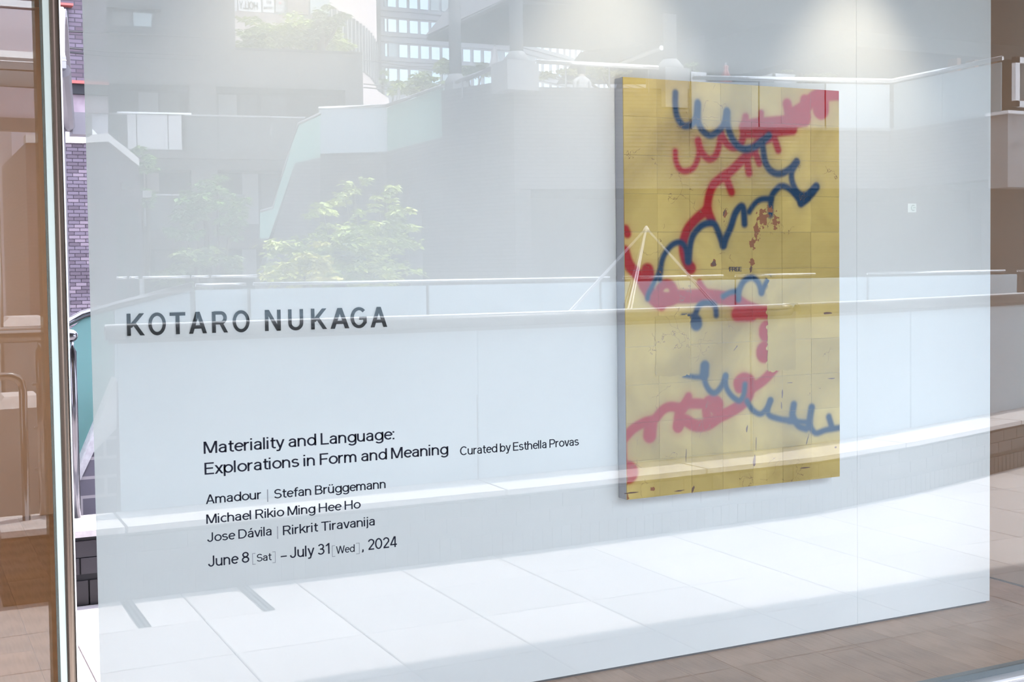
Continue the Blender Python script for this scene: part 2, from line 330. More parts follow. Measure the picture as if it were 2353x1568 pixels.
def stroke_geo(st, w, extr):
    h = w/2
    if st[0] == 'diag':
        _, x0, y0, x1, y1 = st; l = math.hypot(x1-x0, y1-y0); k = h*l/abs(y1-y0)
        ring = [[(x0-k, y0), (x0+k, y0)], [(x1-k, y1), (x1+k, y1)]]; closed = False
    else:
        P = [Vector(st[0])]
        for p in st[1:]:
            if (Vector(p)-P[-1]).length > .004: P.append(Vector(p))
        n = len(P); closed = (P[0]-P[-1]).length < 1e-4 and n > 8; ring = []
        if closed: P = P[:-1]; n -= 1
        for i in range(n):
            a = P[i]-P[i-1] if (i or closed) else P[1]-P[0]; b = P[(i+1) % n]-P[i] if (i < n-1 or closed) else a
            a = a.normalized(); b = b.normalized(); t = (a+b).normalized() if (a+b).length > .1 else a
            c = max(.45, t.dot(b)); nn = Vector((-t.y, t.x))*h/c
            ring.append([tuple(P[i]-nn), tuple(P[i]+nn)])
    v = [(x, y, 0.0) for r_ in ring for x, y in r_]; m_ = len(ring); f = []
    for i in range(m_ if closed else m_-1):
        j = (i+1) % m_; f.append((2*i, 2*i+1, 2*j+1, 2*j))
    if extr:
        n = len(v); v += [(x, y, extr) for x, y, z in v[:n]]; g = list(f)
        f = [tuple(reversed(q)) for q in g]+[tuple(i+n for i in q) for q in g]
        for i in range(m_ if closed else m_-1):
            j = (i+1) % m_; f += [(2*i, 2*j, 2*j+n, 2*i+n), (2*i+1, 2*i+1+n, 2*j+1+n, 2*j+1)]
        if not closed: f += [(0, n, n+1, 1), (2*m_-2, 2*m_-1, 2*m_-1+n, 2*m_-2+n)]
    return v, f
def text_letters(body, extr=0.0, w=.12):
    x = 0; out = []
    for c in body:
        ad, sts = LETTERS[c]
        if sts:
            v, f = join(*[stroke_geo(q, w, extr) for q in sts]); out.append(([(a+x, b, z) for a, b, z in v], f))
        x += ad
    return out
def text_geo(body, extr=0.0, w=.12):
    return join(*text_letters(body, extr, w))
CAPH = 1.0
def fit_letters(body, x0, x1, zb, cap, y, depth=0.0, w=.12):
    ls = text_letters(body, 1.0 if depth else 0.0, w)
    a = min(q[0] for l in ls for q in l[0]); b = max(q[0] for l in ls for q in l[0]); sx = (x1-x0)/(b-a); sz = cap/CAPH
    return [([(x0+(q[0]-a)*sx, y-q[2]*depth, zb+q[1]*sz) for q in v], f) for v, f in ls]
def fit_text(body, x0, x1, zb, cap, y, depth=0.0, w=.12):
    """body from x0 to x1, baseline zb, cap height cap, standing in the plane y"""
    return join(*fit_letters(body, x0, x1, zb, cap, y, depth, w))

# ================================================================== GALLERY SHELL
GY = 0.0; PX = .085; WY = .768; ZF = .20; SILL = .25
XL, XR, YB, ZC = -2.2, 4.57, 5.0, 3.3
fl = struct('floor', box(XL, XR, .035, YB, 0.0, ZF-.012), M_mortar, 'gallery floor of pale brown oak planks')
pw = .19; r = 0; x = XL
pl0 = None
while x < XR-.02:
    w = min(pw, XR-x)
    y = .04 - random.uniform(0, 1.2)
    while y < YB:
        y1 = min(y+random.choice((1.5, 1.8, 2.1)), YB); ya = max(y, .04)
        if y1-ya > .05:
            g = bev(-w/2+.0003, w/2-.0003, -(y1-ya)/2+.0003, (y1-ya)/2-.0003, 0, .0125, .0007)
            c = Vector((x+w/2, (ya+y1)/2, ZF-.0125))
            o = obj('plank', ([(a+c.x, b+c.y, d+c.z) for a, b, d in g[0]], g[1]), random.choice(OAK), fl, loc=c)
        y = y1
    x += pw
struct('wall_back', box(XL, XR+.1, YB, YB+.1, 0, ZC), M_room, 'brown back wall of the gallery')
struct('wall_right', box(XR, XR+.1, .035, YB, ZF, ZC), M_side, 'plain side wall beyond the display wall')
obj('shadow_line_strip', box(XR-.006, XR, .06, YB, ZF, ZF+.006), M_dark, bpy.data.objects['wall_right'])  # solid dark strip painting the shadow line at the wall foot
struct('wall_left', box(XL-.1, XL, .035, YB, 0, ZC), M_room, 'brown side wall')
struct('ceiling', box(XL-.1, XR+.1, .035, YB+.1, ZC, ZC+.1), M_ceil, 'gallery ceiling')
# outside soffit and facade above the window
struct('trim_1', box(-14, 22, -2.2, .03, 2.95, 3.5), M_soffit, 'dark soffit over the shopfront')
struct('trim_2', box(-4, 14, -.02, .08, 2.90, 2.95), M_bronze, 'window head')

# free-standing display wall
wd_ = thing('display_wall', 'tall free-standing white display wall behind the shop glass', 'wall', (2.4, WY+.06, ZF))
jx = I(1969, 700, WY).x
obj('board', box(.468, jx-.0005, WY, WY+.12, ZF+.008, 3.1), M_wall, wd_)
obj('board', box(jx+.0005, 4.237, WY, WY+.12, ZF+.008, 3.1), M_wall, wd_)
obj('backing', box(.48, 4.22, WY+.004, WY+.11, ZF, 3.09), M_dark, wd_)

# ------------------------------------------------------------------ shop glass, mullion, mirror post
win = struct('window_1', loc=(2.4, 0, SILL), label='large clear shopfront window reflecting the terrace')
def pane(name, x0, x1, yf, z0, z1, parent):
    v, f = box(x0, x1, yf, yf+.010, z0, z1)
    o = obj(name, (v, f), [M_glass, M_clear, M_edge], parent)
    for p in o.data.polygons: p.material_index = 1
    o.data.polygons[2].material_index = 0
    for i in (0, 1, 3, 5): o.data.polygons[i].material_index = 2 if i in (3, 5) else 1
    return o
pane('glass_pane', .428, 6.2, GY, SILL-.01, 3.1, win)
obj('gasket', box(.428, 6.2, -.004, .03, SILL-.022, SILL), M_gasket, win)
obj('sill', bev(.428, 6.2, -.05, .035, .02, SILL-.022, .004), M_alu, win)
obj('sill_lip', box(.428, 6.2, -.054, -.05, SILL-.036, SILL-.030), M_steel_b, win)
win2 = struct('window_2', loc=(-.8, PX, SILL), label='narrow brown-looking window pane left of the mullion')
pane('glass_pane', -2.1, .40, PX, .02, 3.1, win2)
obj('glass_edge', box(.338, .3525, 0.0, .005, .02, 3.1), M_edge, win2)
obj('glass_fin', box(.3315, .338, 0.0, .003, .02, 3.1), frosted('glass_fin_film', (.42, .46, .44), .4, .72), win2)
mu = thing('mullion', 'brown metal mullion between the two shop windows', 'mullion', (.365, 0, .0))
def halftube(cx, cy, r, z0, z1, seg=12, sy=1.0):
    v = []; 
    for z in (z0, z1):
        for k in range(seg+1):
            a = PI + PI*k/seg; v.append((cx+r*math.cos(a), cy+r*sy*math.sin(a), z))
    n = seg+1
    f = [(k, k+1, n+k+1, n+k) for k in range(seg)] + [tuple(range(n))[::-1], tuple(range(n, 2*n)), (0, n, 2*n-1, n-1)]
    return v, f
obj('post', halftube(.3635, .0, .0105, 0, 3.3, sy=.8), M_bronze, mu, smooth=False)
obj('edge_bead', box(.3745, .378, -.006, .03, 0, 3.3), M_steel_b, mu)
obj('back_post', box(.356, .37, .012, .08, 0, 3.1), M_gasket, mu)
ms = thing('mirror_post', 'narrow mirror-polished steel strip between mullion and white wall', 'post', (.403, 0, 0))
obj('mirror_face', box(.378, .428, 0.0, .02, 0, 3.3), M_mirror, ms)

# ------------------------------------------------------------------ spotlights on the wall
for i, (px, py, e) in enumerate(((690, 90, 9), (1400, 40, 11), (1962, 90, 12))):
    p = I(px, py, WY); x = p.x
    lab = ['ceiling spotlight over the lettering end of the display wall', 'ceiling spotlight above the left edge of the gold panel', 'ceiling spotlight right of the gold panel'][i]
    t = thing('spotlight', lab, 'spotlight', (x, WY-.55, ZC), 'spotlights above the display wall')
    obj('housing', lathe(x, WY-.55, [(.03, ZC-.14), (.035, ZC-.13), (.035, ZC-.02), (.02, ZC-.015)], 16), M_white, t)
    obj('stem', lathe(x, WY-.55, [(.012, ZC-.03), (.012, ZC)], 8), M_white, t)
    ld = bpy.data.lights.new('spot_beam', 'SPOT'); ld.energy = e*2.6; ld.spot_size = math.radians(62); ld.spot_blend = 1.0; ld.color = (1, .86, .66); ld.shadow_soft_size = .03
    lo = bpy.data.objects.new('spot_beam', ld); COL.objects.link(lo); lo.location = (x, WY-.55, ZC-.16)
    dr = Vector((x, WY, 2.2))-lo.location; lo.rotation_euler = (-dr).to_track_quat('Z', 'Y').to_euler()
# warm room lamps further in
for i, (x, y, e) in enumerate(((-.6, 2.9, 44), (3.3, 3.2, 42))):
    ld = bpy.data.lights.new('room_lamp', 'AREA'); ld.energy = e; ld.size = .5; ld.color = (1, .78, .55)
    lo = bpy.data.objects.new('room_lamp', ld); COL.objects.link(lo); lo.location = (x, y, ZC-.05)

# ------------------------------------------------------------------ the gold painting
FY = WY-.06
PXL, PXR = 2.364, 3.352
PZ0, PZ1 = .835, 2.357
pt = thing('painting', 'gold-leaf panel with blue and red sprayed scribbles hung on white wall', 'painting', ((PXL+PXR)/2, WY, PZ0))
obj('panel_body', box(PXL, PXR, FY+.003, WY-.004, PZ0, PZ1), M_gold_side, pt)
def S2(pts, r):       # upper crop coordinates
    return [(1400+a*.3507, 150+b*.3507) for a, b in pts], r*.3507
def S3(pts, r):
    return [(1400+a*.3507, 650+b*.3507) for a, b in pts], r*.3507
BLUE = [S2([(433, 182), (432, 250), (440, 320), (460, 368), (495, 398), (540, 385), (568, 340), (578, 245)], 17),
 S2([(580, 260), (583, 370), (612, 430), (660, 460), (712, 432), (750, 385), (768, 300)], 17),
 S2([(772, 310), (775, 390), (800, 470), (840, 528), (890, 550), (950, 535), (1000, 500), (1045, 462)], 18),
 S2([(1000, 500), (1008, 560), (1020, 630), (1055, 690), (1115, 712), (1180, 682), (1228, 632)], 17),
 S2([(1225, 640), (1195, 700), (1200, 770), (1235, 835), (1290, 850), (1355, 792)], 16), S2([(1355, 800), (1300, 870), (1255, 905)], 19),
 S2([(1255, 900), (1190, 820), (1130, 792), (1085, 825), (1060, 875), (1055, 980)], 15), S2([(1060, 878), (1000, 878), (955, 905), (915, 960)], 14),
 S2([(885, 1040), (880, 960), (865, 925), (825, 970), (795, 1060), (765, 1130), (748, 1180)], 18), S2([(745, 1182), (720, 1110), (690, 1045), (650, 1035), (600, 1055), (552, 1110), (530, 1180), (520, 1285)], 17),
 S2([(512, 1285), (500, 1200), (465, 1162), (415, 1175), (370, 1225), (342, 1290), (330, 1400)], 15), S2([(330, 1350), (285, 1440), (255, 1500), (250, 1530)], 13),
 S2([(1045, 1395), (1015, 1450), (995, 1490)], 13), S2([(997, 1490), (975, 1425), (935, 1393), (885, 1412), (852, 1470), (845, 1535)], 15), S2([(845, 1480), (790, 1490), (745, 1515)], 13),
 S3([(700, 212), (690, 150), (645, 132), (590, 148), (560, 215)], 15), S3([(568, 255), (570, 270)], 34), S3([(480, 214), (560, 215)], 8),
 S3([(490, 606), (560, 618), (612, 618)], 12), S3([(625, 545), (622, 600)], 26), S3([(618, 600), (632, 665), (662, 712), (700, 718), (738, 672), (760, 612)], 15), S3([(762, 612), (765, 680), (800, 740), (850, 772), (880, 735), (888, 668)], 14),
 S3([(900, 775), (940, 835), (990, 860), (1030, 825), (1058, 772)], 14), S3([(1052, 772), (1040, 860), (1110, 892), (1190, 905)], 14), S3([(1208, 800), (1200, 860), (1205, 890)], 18), S3([(1205, 890), (1240, 940), (1290, 958)], 15),
 S3([(1325, 818), (1315, 880), (1310, 940)], 18), S3([(1310, 930), (1350, 985), (1420, 965), (1512, 950)], 14), S3([(1438, 880), (1455, 940)], 16), S3([(1180, 905), (1300, 915)], 12)]
RED = [S2([(432, 565), (436, 625), (456, 675), (492, 695), (542, 680), (572, 635), (588, 560), (580, 492)], 15), S2([(582, 500), (606, 570), (650, 615), (692, 598), (716, 540), (730, 450)], 17),
 S2([(735, 455), (770, 515), (820, 538), (868, 500), (884, 400), (892, 340)], 19), S2([(890, 410), (950, 395), (1050, 385), (1150, 375), (1280, 355)], 34), S2([(995, 312), (990, 400)], 15), S2([(900, 440), (1000, 440), (1100, 430), (1200, 420)], 28),
 S2([(1165, 255), (1180, 340)], 26), S2([(1078, 470), (1106, 555)], 18), S2([(1190, 330), (1285, 270), (1345, 210), (1430, 190), (1505, 185)], 32), S2([(1385, 250), (1385, 290)], 46), S2([(1280, 230), (1290, 330)], 26),
 S2([(1045, 478), (980, 505), (925, 570), (870, 622), (800, 690), (730, 742), (682, 785), (652, 860), (640, 950)], 22), S2([(640, 950), (565, 1010), (505, 1090), (482, 1190), (498, 1280), (530, 1330)], 24),
 S2([(900, 610), (915, 705)], 20), S2([(955, 570), (982, 640)], 18), S2([(770, 750), (800, 832)], 20), S2([(640, 950), (668, 1015)], 24), S2([(532, 1325), (535, 1330)], 28),
 S2([(105, 1075), (118, 1105)], 22), S2([(100, 1220), (130, 1310), (195, 1385), (240, 1450), (300, 1515), (400, 1525)], 30), S2([(250, 1345), (255, 1385)], 36), S2([(590, 1425), (640, 1500)], 16),
 S3([(230, 20), (290, 110), (340, 145)], 30), S3([(330, 70), (330, 110), (375, 125), (420, 110), (425, 60), (400, 15), (360, 10), (328, 40)], 24), S3([(430, 90), (520, 90), (620, 85), (720, 95), (830, 120), (900, 160), (980, 190), (1060, 195)], 34),
 S3([(840, 205), (930, 205)], 36), S3([(1030, 310), (1030, 330)], 44), S3([(1015, 450), (1015, 462)], 46),
 S3([(1085, 560), (1010, 640), (935, 690)], 24), S3([(930, 690), (925, 640), (880, 622), (842, 650), (848, 690)], 24), S3([(870, 650), (872, 680)], 30), S3([(915, 680), (915, 730), (875, 790), (800, 840), (720, 880), (640, 930), (560, 935), (490, 900), (450, 940)], 28),
 S3([(450, 945), (455, 865), (500, 800), (560, 792), (640, 800), (705, 835), (718, 790), (680, 765), (635, 790), (640, 870)], 26), S3([(518, 748), (490, 800)], 22), S3([(480, 825), (400, 812), (345, 838), (295, 895), (230, 915), (160, 955), (105, 1010)], 24),
 S3([(270, 940), (265, 1000)], 38), S3([(120, 1240), (125, 1245)], 56), S3([(100, 1000), (105, 1240)], 12)]
def to_m(st):
    out = []
    for pts, r in st:
        P = [I(a, b, FY) for a, b in pts]; P = [(p.x, p.z) for p in P]
        sc = abs(I(pts[0][0]+1, pts[0][1], FY).x-I(pts[0][0], pts[0][1], FY).x)*1.15
        # Catmull-Rom smoothing
        Q = []
        for i in range(len(P)-1):
            p0 = P[max(0, i-1)]; p1 = P[i]; p2 = P[i+1]; p3 = P[min(len(P)-1, i+2)]
            for k in range(4):
                t = k/4
                Q.append(tuple(.5*((2*p1[j])+(-p0[j]+p2[j])*t+(2*p0[j]-5*p1[j]+4*p2[j]-p3[j])*t*t+(-p0[j]+3*p1[j]-3*p2[j]+p3[j])*t**3) for j in (0, 1)))
        Q.append(P[-1]); out.append((Q, r*sc*1.06))
    return out
BL, RD = to_m(BLUE), to_m(RED)
def rect_m(x0, y0, x1, y1):
    a = I(x0, y0, FY); b = I(x1, y1, FY); return a.x, b.x, b.z, a.z
TEAR = [rect_m(1400+305*.3507, 650+222*.3507, 1400+526*.3507, 650+604*.3507), rect_m(1400+1036*.3507, 650-44*.3507, 1400+1220*.3507, 650+570*.3507)]
NXs, NZs = 7, 11
sw, sh = (PXR-PXL)/NXs, (PZ1-PZ0)/NZs
CXn, CZn = 50, 48
import numpy as np
def density(X, Z, strokes):
    D = np.zeros_like(X)
    for Q, r in strokes:
        soft = .0105
        xs = [q[0] for q in Q]; zs = [q[1] for q in Q]; mg = r+3*soft
        msk = (X > min(xs)-mg) & (X < max(xs)+mg) & (Z > min(zs)-mg) & (Z < max(zs)+mg)
        if not msk.any(): continue
        x = X[msk]; z = Z[msk]; d = np.full(x.shape, 9.0)
        for (ax, az), (bx, bz) in zip(Q[:-1], Q[1:]):
            dx, dz = bx-ax, bz-az; l2 = dx*dx+dz*dz+1e-12
            t = np.clip(((x-ax)*dx+(z-az)*dz)/l2, 0, 1)
            d = np.minimum(d, np.hypot(x-ax-t*dx, z-az-t*dz))
        v = np.clip((r*.93+soft-d)/(soft*1.7), 0, 1); v = v*v*(3-2*v)
        halo = .22*np.exp(-np.clip(d-r, 0, None)/.012)
        v = np.maximum(v, halo)
        D[msk] = 1-(1-D[msk])*(1-v)
    return np.clip(D, 0, 1)
m = mat('gold_leaf', (.6, .42, .14), .55, 0.0, .2)
at = N(m, 'ShaderNodeAttribute', attribute_name='paint')
tc = N(m, 'ShaderNodeTexCoord')
n1 = N(m, 'ShaderNodeTexNoise'); n1.inputs['Scale'].default_value = 2.2; n1.inputs['Detail'].default_value = 6; n1.inputs['Distortion'].default_value = .6
c1 = N(m, 'ShaderNodeValToRGB'); e = c1.color_ramp.elements; e[0].position = .3; e[0].color = (.37, .26, .085, 1); e[1].position = .62; e[1].color = (.67, .51, .175, 1)
L(m, tc.outputs['Object'], n1.inputs['Vector']); L(m, n1.outputs['Fac'], c1.inputs[0])
sp = N(m, 'ShaderNodeSeparateColor'); L(m, at.outputs['Color'], sp.inputs[0])
# per-sheet tone (blue channel of attribute)
tn = N(m, 'ShaderNodeMix', data_type='RGBA', blend_type='MULTIPLY'); tn.inputs[0].default_value = 1
tr_ = N(m, 'ShaderNodeValToRGB'); tr_.color_ramp.elements[0].color = (.86, .84, .80, 1); tr_.color_ramp.elements[1].color = (1.07, 1.06, 1.03, 1)
L(m, sp.outputs[2], tr_.inputs[0]); L(m, c1.outputs[0], tn.inputs[6]); L(m, tr_.outputs[0], tn.inputs[7])
# fine cracks
vo = N(m, 'ShaderNodeTexVoronoi', feature='DISTANCE_TO_EDGE'); vo.inputs['Scale'].default_value = 9
nw = N(m, 'ShaderNodeTexNoise'); nw.inputs['Scale'].default_value = 14; nw.inputs['Detail'].default_value = 5
mw = N(m, 'ShaderNodeVectorMath', operation='MULTIPLY_ADD'); mw.inputs[1].default_value = (.16, .16, .16)
L(m, tc.outputs['Object'], nw.inputs['Vector']); L(m, nw.outputs['Color'], mw.inputs[0]); L(m, tc.outputs['Object'], mw.inputs[2]); L(m, mw.outputs[0], vo.inputs['Vector'])
lt = N(m, 'ShaderNodeMath', operation='LESS_THAN'); lt.inputs[1].default_value = .0055; L(m, vo.outputs[0], lt.inputs[0])
nm = N(m, 'ShaderNodeTexNoise'); nm.inputs['Scale'].default_value = 5.5; nm.inputs['Detail'].default_value = 3; gt = N(m, 'ShaderNodeMath', operation='GREATER_THAN'); gt.inputs[1].default_value = .60
L(m, tc.outputs['Object'], nm.inputs['Vector']); L(m, nm.outputs['Fac'], gt.inputs[0])
ml = N(m, 'ShaderNodeMath', operation='MULTIPLY'); L(m, lt.outputs[0], ml.inputs[0]); L(m, gt.outputs[0], ml.inputs[1])
mc = N(m, 'ShaderNodeMix', data_type='RGBA'); mc.inputs[7].default_value = (.20, .11, .06, 1); L(m, ml.outputs[0], mc.inputs[0])
mb = N(m, 'ShaderNodeMix', data_type='RGBA'); mb.inputs[7].default_value = (.006, .042, .105, 1); L(m, sp.outputs[1], mb.inputs[0])
mr = N(m, 'ShaderNodeMix', data_type='RGBA'); mr.inputs[7].default_value = (.38, .008, .012, 1); L(m, sp.outputs[0], mr.inputs[0])
L(m, tn.outputs[2], mr.inputs[6]); L(m, mr.outputs[2], mb.inputs[6]); L(m, mb.outputs[2], mc.inputs[6]); L(m, mc.outputs[2], bsdf(m).inputs['Base Color'])
bp = N(m, 'ShaderNodeBump'); bp.inputs['Strength'].default_value = .25; bp.inputs['Distance'].default_value = .003; L(m, nw.outputs['Fac'], bp.inputs['Height']); L(m, bp.outputs[0], bsdf(m).inputs['Normal'])
wr = N(m, 'ShaderNodeTexNoise'); wr.inputs['Scale'].default_value = 70; wr.inputs['Detail'].default_value = 6; L(m, tc.outputs['Object'], wr.inputs['Vector'])
wa = N(m, 'ShaderNodeMath', operation='ADD'); wb = N(m, 'ShaderNodeMath', operation='GREATER_THAN'); wb.inputs[1].default_value = 1.02
iv = N(m, 'ShaderNodeMath', operation='SUBTRACT'); iv.inputs[0].default_value = 1.0; L(m, at.outputs['Alpha'], iv.inputs[1])
L(m, wr.outputs['Fac'], wa.inputs[0]); L(m, iv.outputs[0], wa.inputs[1]); L(m, wa.outputs[0], wb.inputs[0])
mq = N(m, 'ShaderNodeMix', data_type='RGBA'); mq.inputs[7].default_value = (.30, .12, .06, 1); L(m, wb.outputs[0], mq.inputs[0]); L(m, mc.outputs[2], mq.inputs[6]); L(m, mq.outputs[2], bsdf(m).inputs['Base Color'])
M_goldleaf = m
WEAR = [(I(a, b, FY), r*.0021) for a, b, r in ((1752, 498, 34), (1738, 530, 26), (1782, 510, 26), (1728, 560, 18), (1665, 492, 12), (1728, 600, 14), (1768, 480, 16), (1640, 606, 16), (1440, 1140, 12), (1500, 1125, 10))]
# damaged spots: (px, py, radius px)
for iz in range(NZs):
    for ix in range(NXs):
        x0 = PXL+ix*sw; z0 = PZ0+iz*sh
        xs = np.linspace(x0+.0003, x0+sw-.0003, CXn+1); zs = np.linspace(z0+.0003, z0+sh-.0003, CZn+1)
        X, Z = np.meshgrid(xs, zs)
        rd = density(X, Z, RD); bl = density(X, Z, BL)
        wob = .006*np.sin(Z*90+1.3)+.004*np.sin(Z*230); wox = .005*np.sin(X*120)
        for (a, b, c, d) in TEAR:
            k = (X > a+wob) & (X < b+wob) & (Z > c+wox) & (Z < d+wox); rd[k] = 0; bl[k] = 0
        # torn strip to the right of the right-hand tear stays bare, as do the smears left of the left tear
        tone = random.uniform(.15, .95)
        yy = FY - random.uniform(.0002, .0012)
        lift = .0006*np.sin(X*61+iz)*np.sin(Z*47+ix)
        vv = [(float(X[j, i]), float(yy+lift[j, i]*.5), float(Z[j, i])) for j in range(CZn+1) for i in range(CXn+1)]
        nx = CXn+1
        ff = [(j*nx+i, j*nx+i+1, (j+1)*nx+i+1, (j+1)*nx+i) for j in range(CZn) for i in range(CXn)]
        nb = len(vv)
        vv += [(x0+.0003, FY+.003, z0+.0003), (x0+sw-.0003, FY+.003, z0+.0003), (x0+sw-.0003, FY+.003, z0+sh-.0003), (x0+.0003, FY+.003, z0+sh-.0003)]
        ff += [(nb, nb+1, nx-1, 0), (nb+1, nb+2, nx*(CZn+1)-1, nx-1), (nb+2, nb+3, nx*CZn, nx*(CZn+1)-1), (nb+3, nb, 0, nx*CZn)]
        o = obj('gold_leaf', (vv, ff), M_goldleaf, pt)
        ca = o.data.color_attributes.new('paint', 'FLOAT_COLOR', 'POINT')
        arr = np.zeros((len(vv), 4), dtype=np.float32); arr[:, 3] = 1
        arr[:nb, 0] = rd.ravel(); arr[:nb, 1] = bl.ravel(); arr[:, 2] = tone
        wv_ = np.zeros_like(X)
        for p_, r_ in WEAR: wv_ = np.maximum(wv_, np.clip(1-np.hypot(X-p_.x, (Z-p_.z)*.7)/r_, 0, 1))
        arr[:nb, 3] = 1-wv_.ravel()*.75
        ca.data.foreach_set('color', arr.ravel())
# two loose patches of leaf laid over the scribbles, with ragged edges
rnd = random.Random(5)
for (a, b, c, d) in ((TEAR[0][0]-.003, TEAR[0][1], TEAR[0][2], TEAR[0][3]), (TEAR[1][0], TEAR[1][1], TEAR[1][2], TEAR[1][3]-.13)):
    ring = []
    for (xa, za, xb, zb_) in ((a, c, b, c), (b, c, b, d), (b, d, a, d), (a, d, a, c)):
        for k in range(14):
            t = k/14; ring.append((xa+(xb-xa)*t+rnd.uniform(-.0035, .0035), FY-.0017, za+(zb_-za)*t+rnd.uniform(-.0035, .0035)))
    obj('loose_leaf_patch', prism(ring, (0, -.0006, 0)), M_goldleaf, pt)
M_tear = mat('bare_ground_under_leaf', (.16, .09, .07), .8)
for (x, y, l, w, ti) in ((1510, 770, 26, 5, .1), (1583, 820, 22, 3, .05), (1733, 1060, 26, 8, .1), (1797, 905, 20, 4, .05), (1795, 932, 18, 3, -.05), (1592, 1125, 14, 6, .3), (1716, 985, 18, 4, .1), (1737, 1020, 30, 2, .02), (1663, 490, 14, 5, .2),
                     (1815, 880, 2, 16, 0), (1910, 870, 3, 22, 0), (1900, 720, 5, 28, 0), (1545, 775, 16, 2, .6), (1690, 800, 12, 3, .8), (1725, 620, 16, 8, .1), (1640, 605, 12, 12, 0), (1576, 1045, 30, 2, .05), (1855, 1010, 26, 2, .3), (1450, 1133, 3, 40, 0), (1560, 1128, 3, 24, 0), (1850, 1075, 3, 30, 0), (1920, 1028, 4, 7, 0)):
    p = I(x, y, FY); k = .0020; hh, ww = l*k/2, w*k/2
    ring = [(p.x+ww*math.cos(t)*rnd.uniform(.5, 1.1)+ti*hh*math.sin(t), FY-.0014, p.z+hh*math.sin(t)*rnd.uniform(.6, 1.1)) for t in [2*PI*q/11 for q in range(11)]]
    obj('leaf_tear', prism(ring, (0, -.0004, 0)), M_tear, pt)
fa = I(1675, 624, FY); fb = I(1703, 623, FY); fc = I(1675, 614, FY)
o = obj('lettering', fit_text('FREE', fa.x, fb.x, fa.z, fc.z-fa.z, FY-.003, .0008), mat('navy_stencil', (.02, .03, .11), .6), pt); o['label'] = 'tiny dark blue word FREE'

# ------------------------------------------------------------------ wall lettering KOTARO NUKAGA (one letter each)
def zx(a): return 180+a*.391
LT = [('K', 285, 388), ('O', 412, 513), ('T', 538, 628), ('A', 650, 753), ('R', 786, 877), ('O', 907, 1005), ('N', 1097, 1188), ('U', 1234, 1320), ('K', 1368, 1459), ('A', 1482, 1590), ('G', 1600, 1693), ('A', 1718, 1813)]
kz0, kz1 = 1.4895, 1.5565
kt = thing('wall_lettering', 'dark raised capital letters KOTARO NUKAGA on the white wall', 'lettering', (1.05, WY, kz0))
for ch, a, b in LT:
    xa = I(zx(a), 745, WY).x; xb = I(zx(b), 740, WY).x
    ov = .0012 if ch in 'OGU' else 0
    v, f = fit_text(ch, xa, xb, kz0, kz1-kz0, WY-.0002, .0035, .155)
    # fit glyph height exactly (round letters overshoot slightly)
    zz = [q[2] for q in v]; lo, hi = min(zz), max(zz); t0, t1 = kz0-ov, kz1+(ov if ch != 'U' else 0)
    v = [(q[0], q[1], t0+(q[2]-lo)*(t1-t0)/(hi-lo)) for q in v]
    obj('letter', (v, f), M_ink, kt)

# ------------------------------------------------------------------ vinyl lines on the outer face of the glass
def vline(label, segs):
    """segs: (text, px0, py_base0, px1, cap_px, material index)"""
    p = I(segs[0][1], segs[0][2], 0)
    t = thing('vinyl_lettering', label, 'lettering', (p.x, -.0012, p.z), 'black vinyl lines on the shop glass')
    for s, a, yb, b, cp, mi, mat_ in segs:
        A = I(a, yb, 0); T = I(a, yb-cp, 0)
        bx = I(b, yb-(b-a)*.07, 0).x
        if s == '|':
            g = box(A.x, A.x+.0022, -.0014, -.0004, A.z-cp*.00025, T.z+.002)
        elif s in '[]':
            w = bx-A.x; th = .0012; x0_ = A.x; z0_ = A.z-.006; z1_ = T.z+.003
            st = box(x0_, x0_+th, -.0014, -.0004, z0_, z1_) if s == '[' else box(x0_+w-th, x0_+w, -.0014, -.0004, z0_, z1_)
            g = join(st, box(x0_, x0_+w, -.0014, -.0004, z0_, z0_+th), box(x0_, x0_+w, -.0014, -.0004, z1_-th, z1_))
        else:
            for g in fit_letters(s, A.x, bx, A.z, T.z-A.z, -.0006, .0005): obj('letter', g, mat_, t)
            continue
        o = obj('bar' if s == '|' else 'bracket', g, mat_, t)
        if mat_ is M_grey_v: o['label'] = 'thin grey stroke'
    return t
B_ = M_black; G_ = M_grey_v
vline('vinyl line reading Materiality and Language:', [('Materiality and Language:', 468, 1043.5, 906, 28, .008, B_)])
vline('vinyl line reading Explorations in Form and Meaning, Curated by Esthella Provas', [('Explorations in Form and Meaning', 470, 1091.5, 1030, 27.5, .008, B_), ('Curated by Esthella Provas', 1057, 1047, 1330, 20, .004, B_)])
vline('vinyl line reading Amadour and Stefan Brüggemann', [('Amadour', 473, 1159, 600, 21.5, .006, B_), ('|', 614, 1149, 616, 22, 0, G_), ('Stefan Brüggemann', 630, 1146.5, 886, 21.5, .006, B_)])
vline('vinyl line reading Michael Rikio Ming Hee Ho', [('Michael Rikio Ming Hee Ho', 474, 1204.5, 829, 21.5, .006, B_)])
vline('vinyl line reading Jose Dávila and Rirkrit Tiravanija', [('Jose Dávila', 476, 1246.5, 624, 21.5, .006, B_), ('|', 637, 1234, 639, 22, 0, G_), ('Rirkrit Tiravanija', 650, 1230.5, 861, 21.5, .006, B_)])
vline('vinyl line reading June 8 [Sat] – July 31 [Wed], 2024', [('June 8', 478, 1303.5, 573, 25, .008, B_), ('[', 580, 1293, 587, 18, 0, G_), ('Sat', 590, 1291.5, 624, 17.5, .004, B_), (']', 626, 1289, 633, 18, 0, G_),
      ('–', 645, 1288, 659, 23, .004, B_), ('July 31', 666, 1283.5, 758, 25, .008, B_), ('[', 763, 1275, 770, 18, 0, G_), ('Wed', 772, 1273.5, 815, 17.5, .004, B_), (']', 818, 1269, 826, 18, 0, G_), (', 2024', 831, 1266.5, 912, 25, .008, B_)])

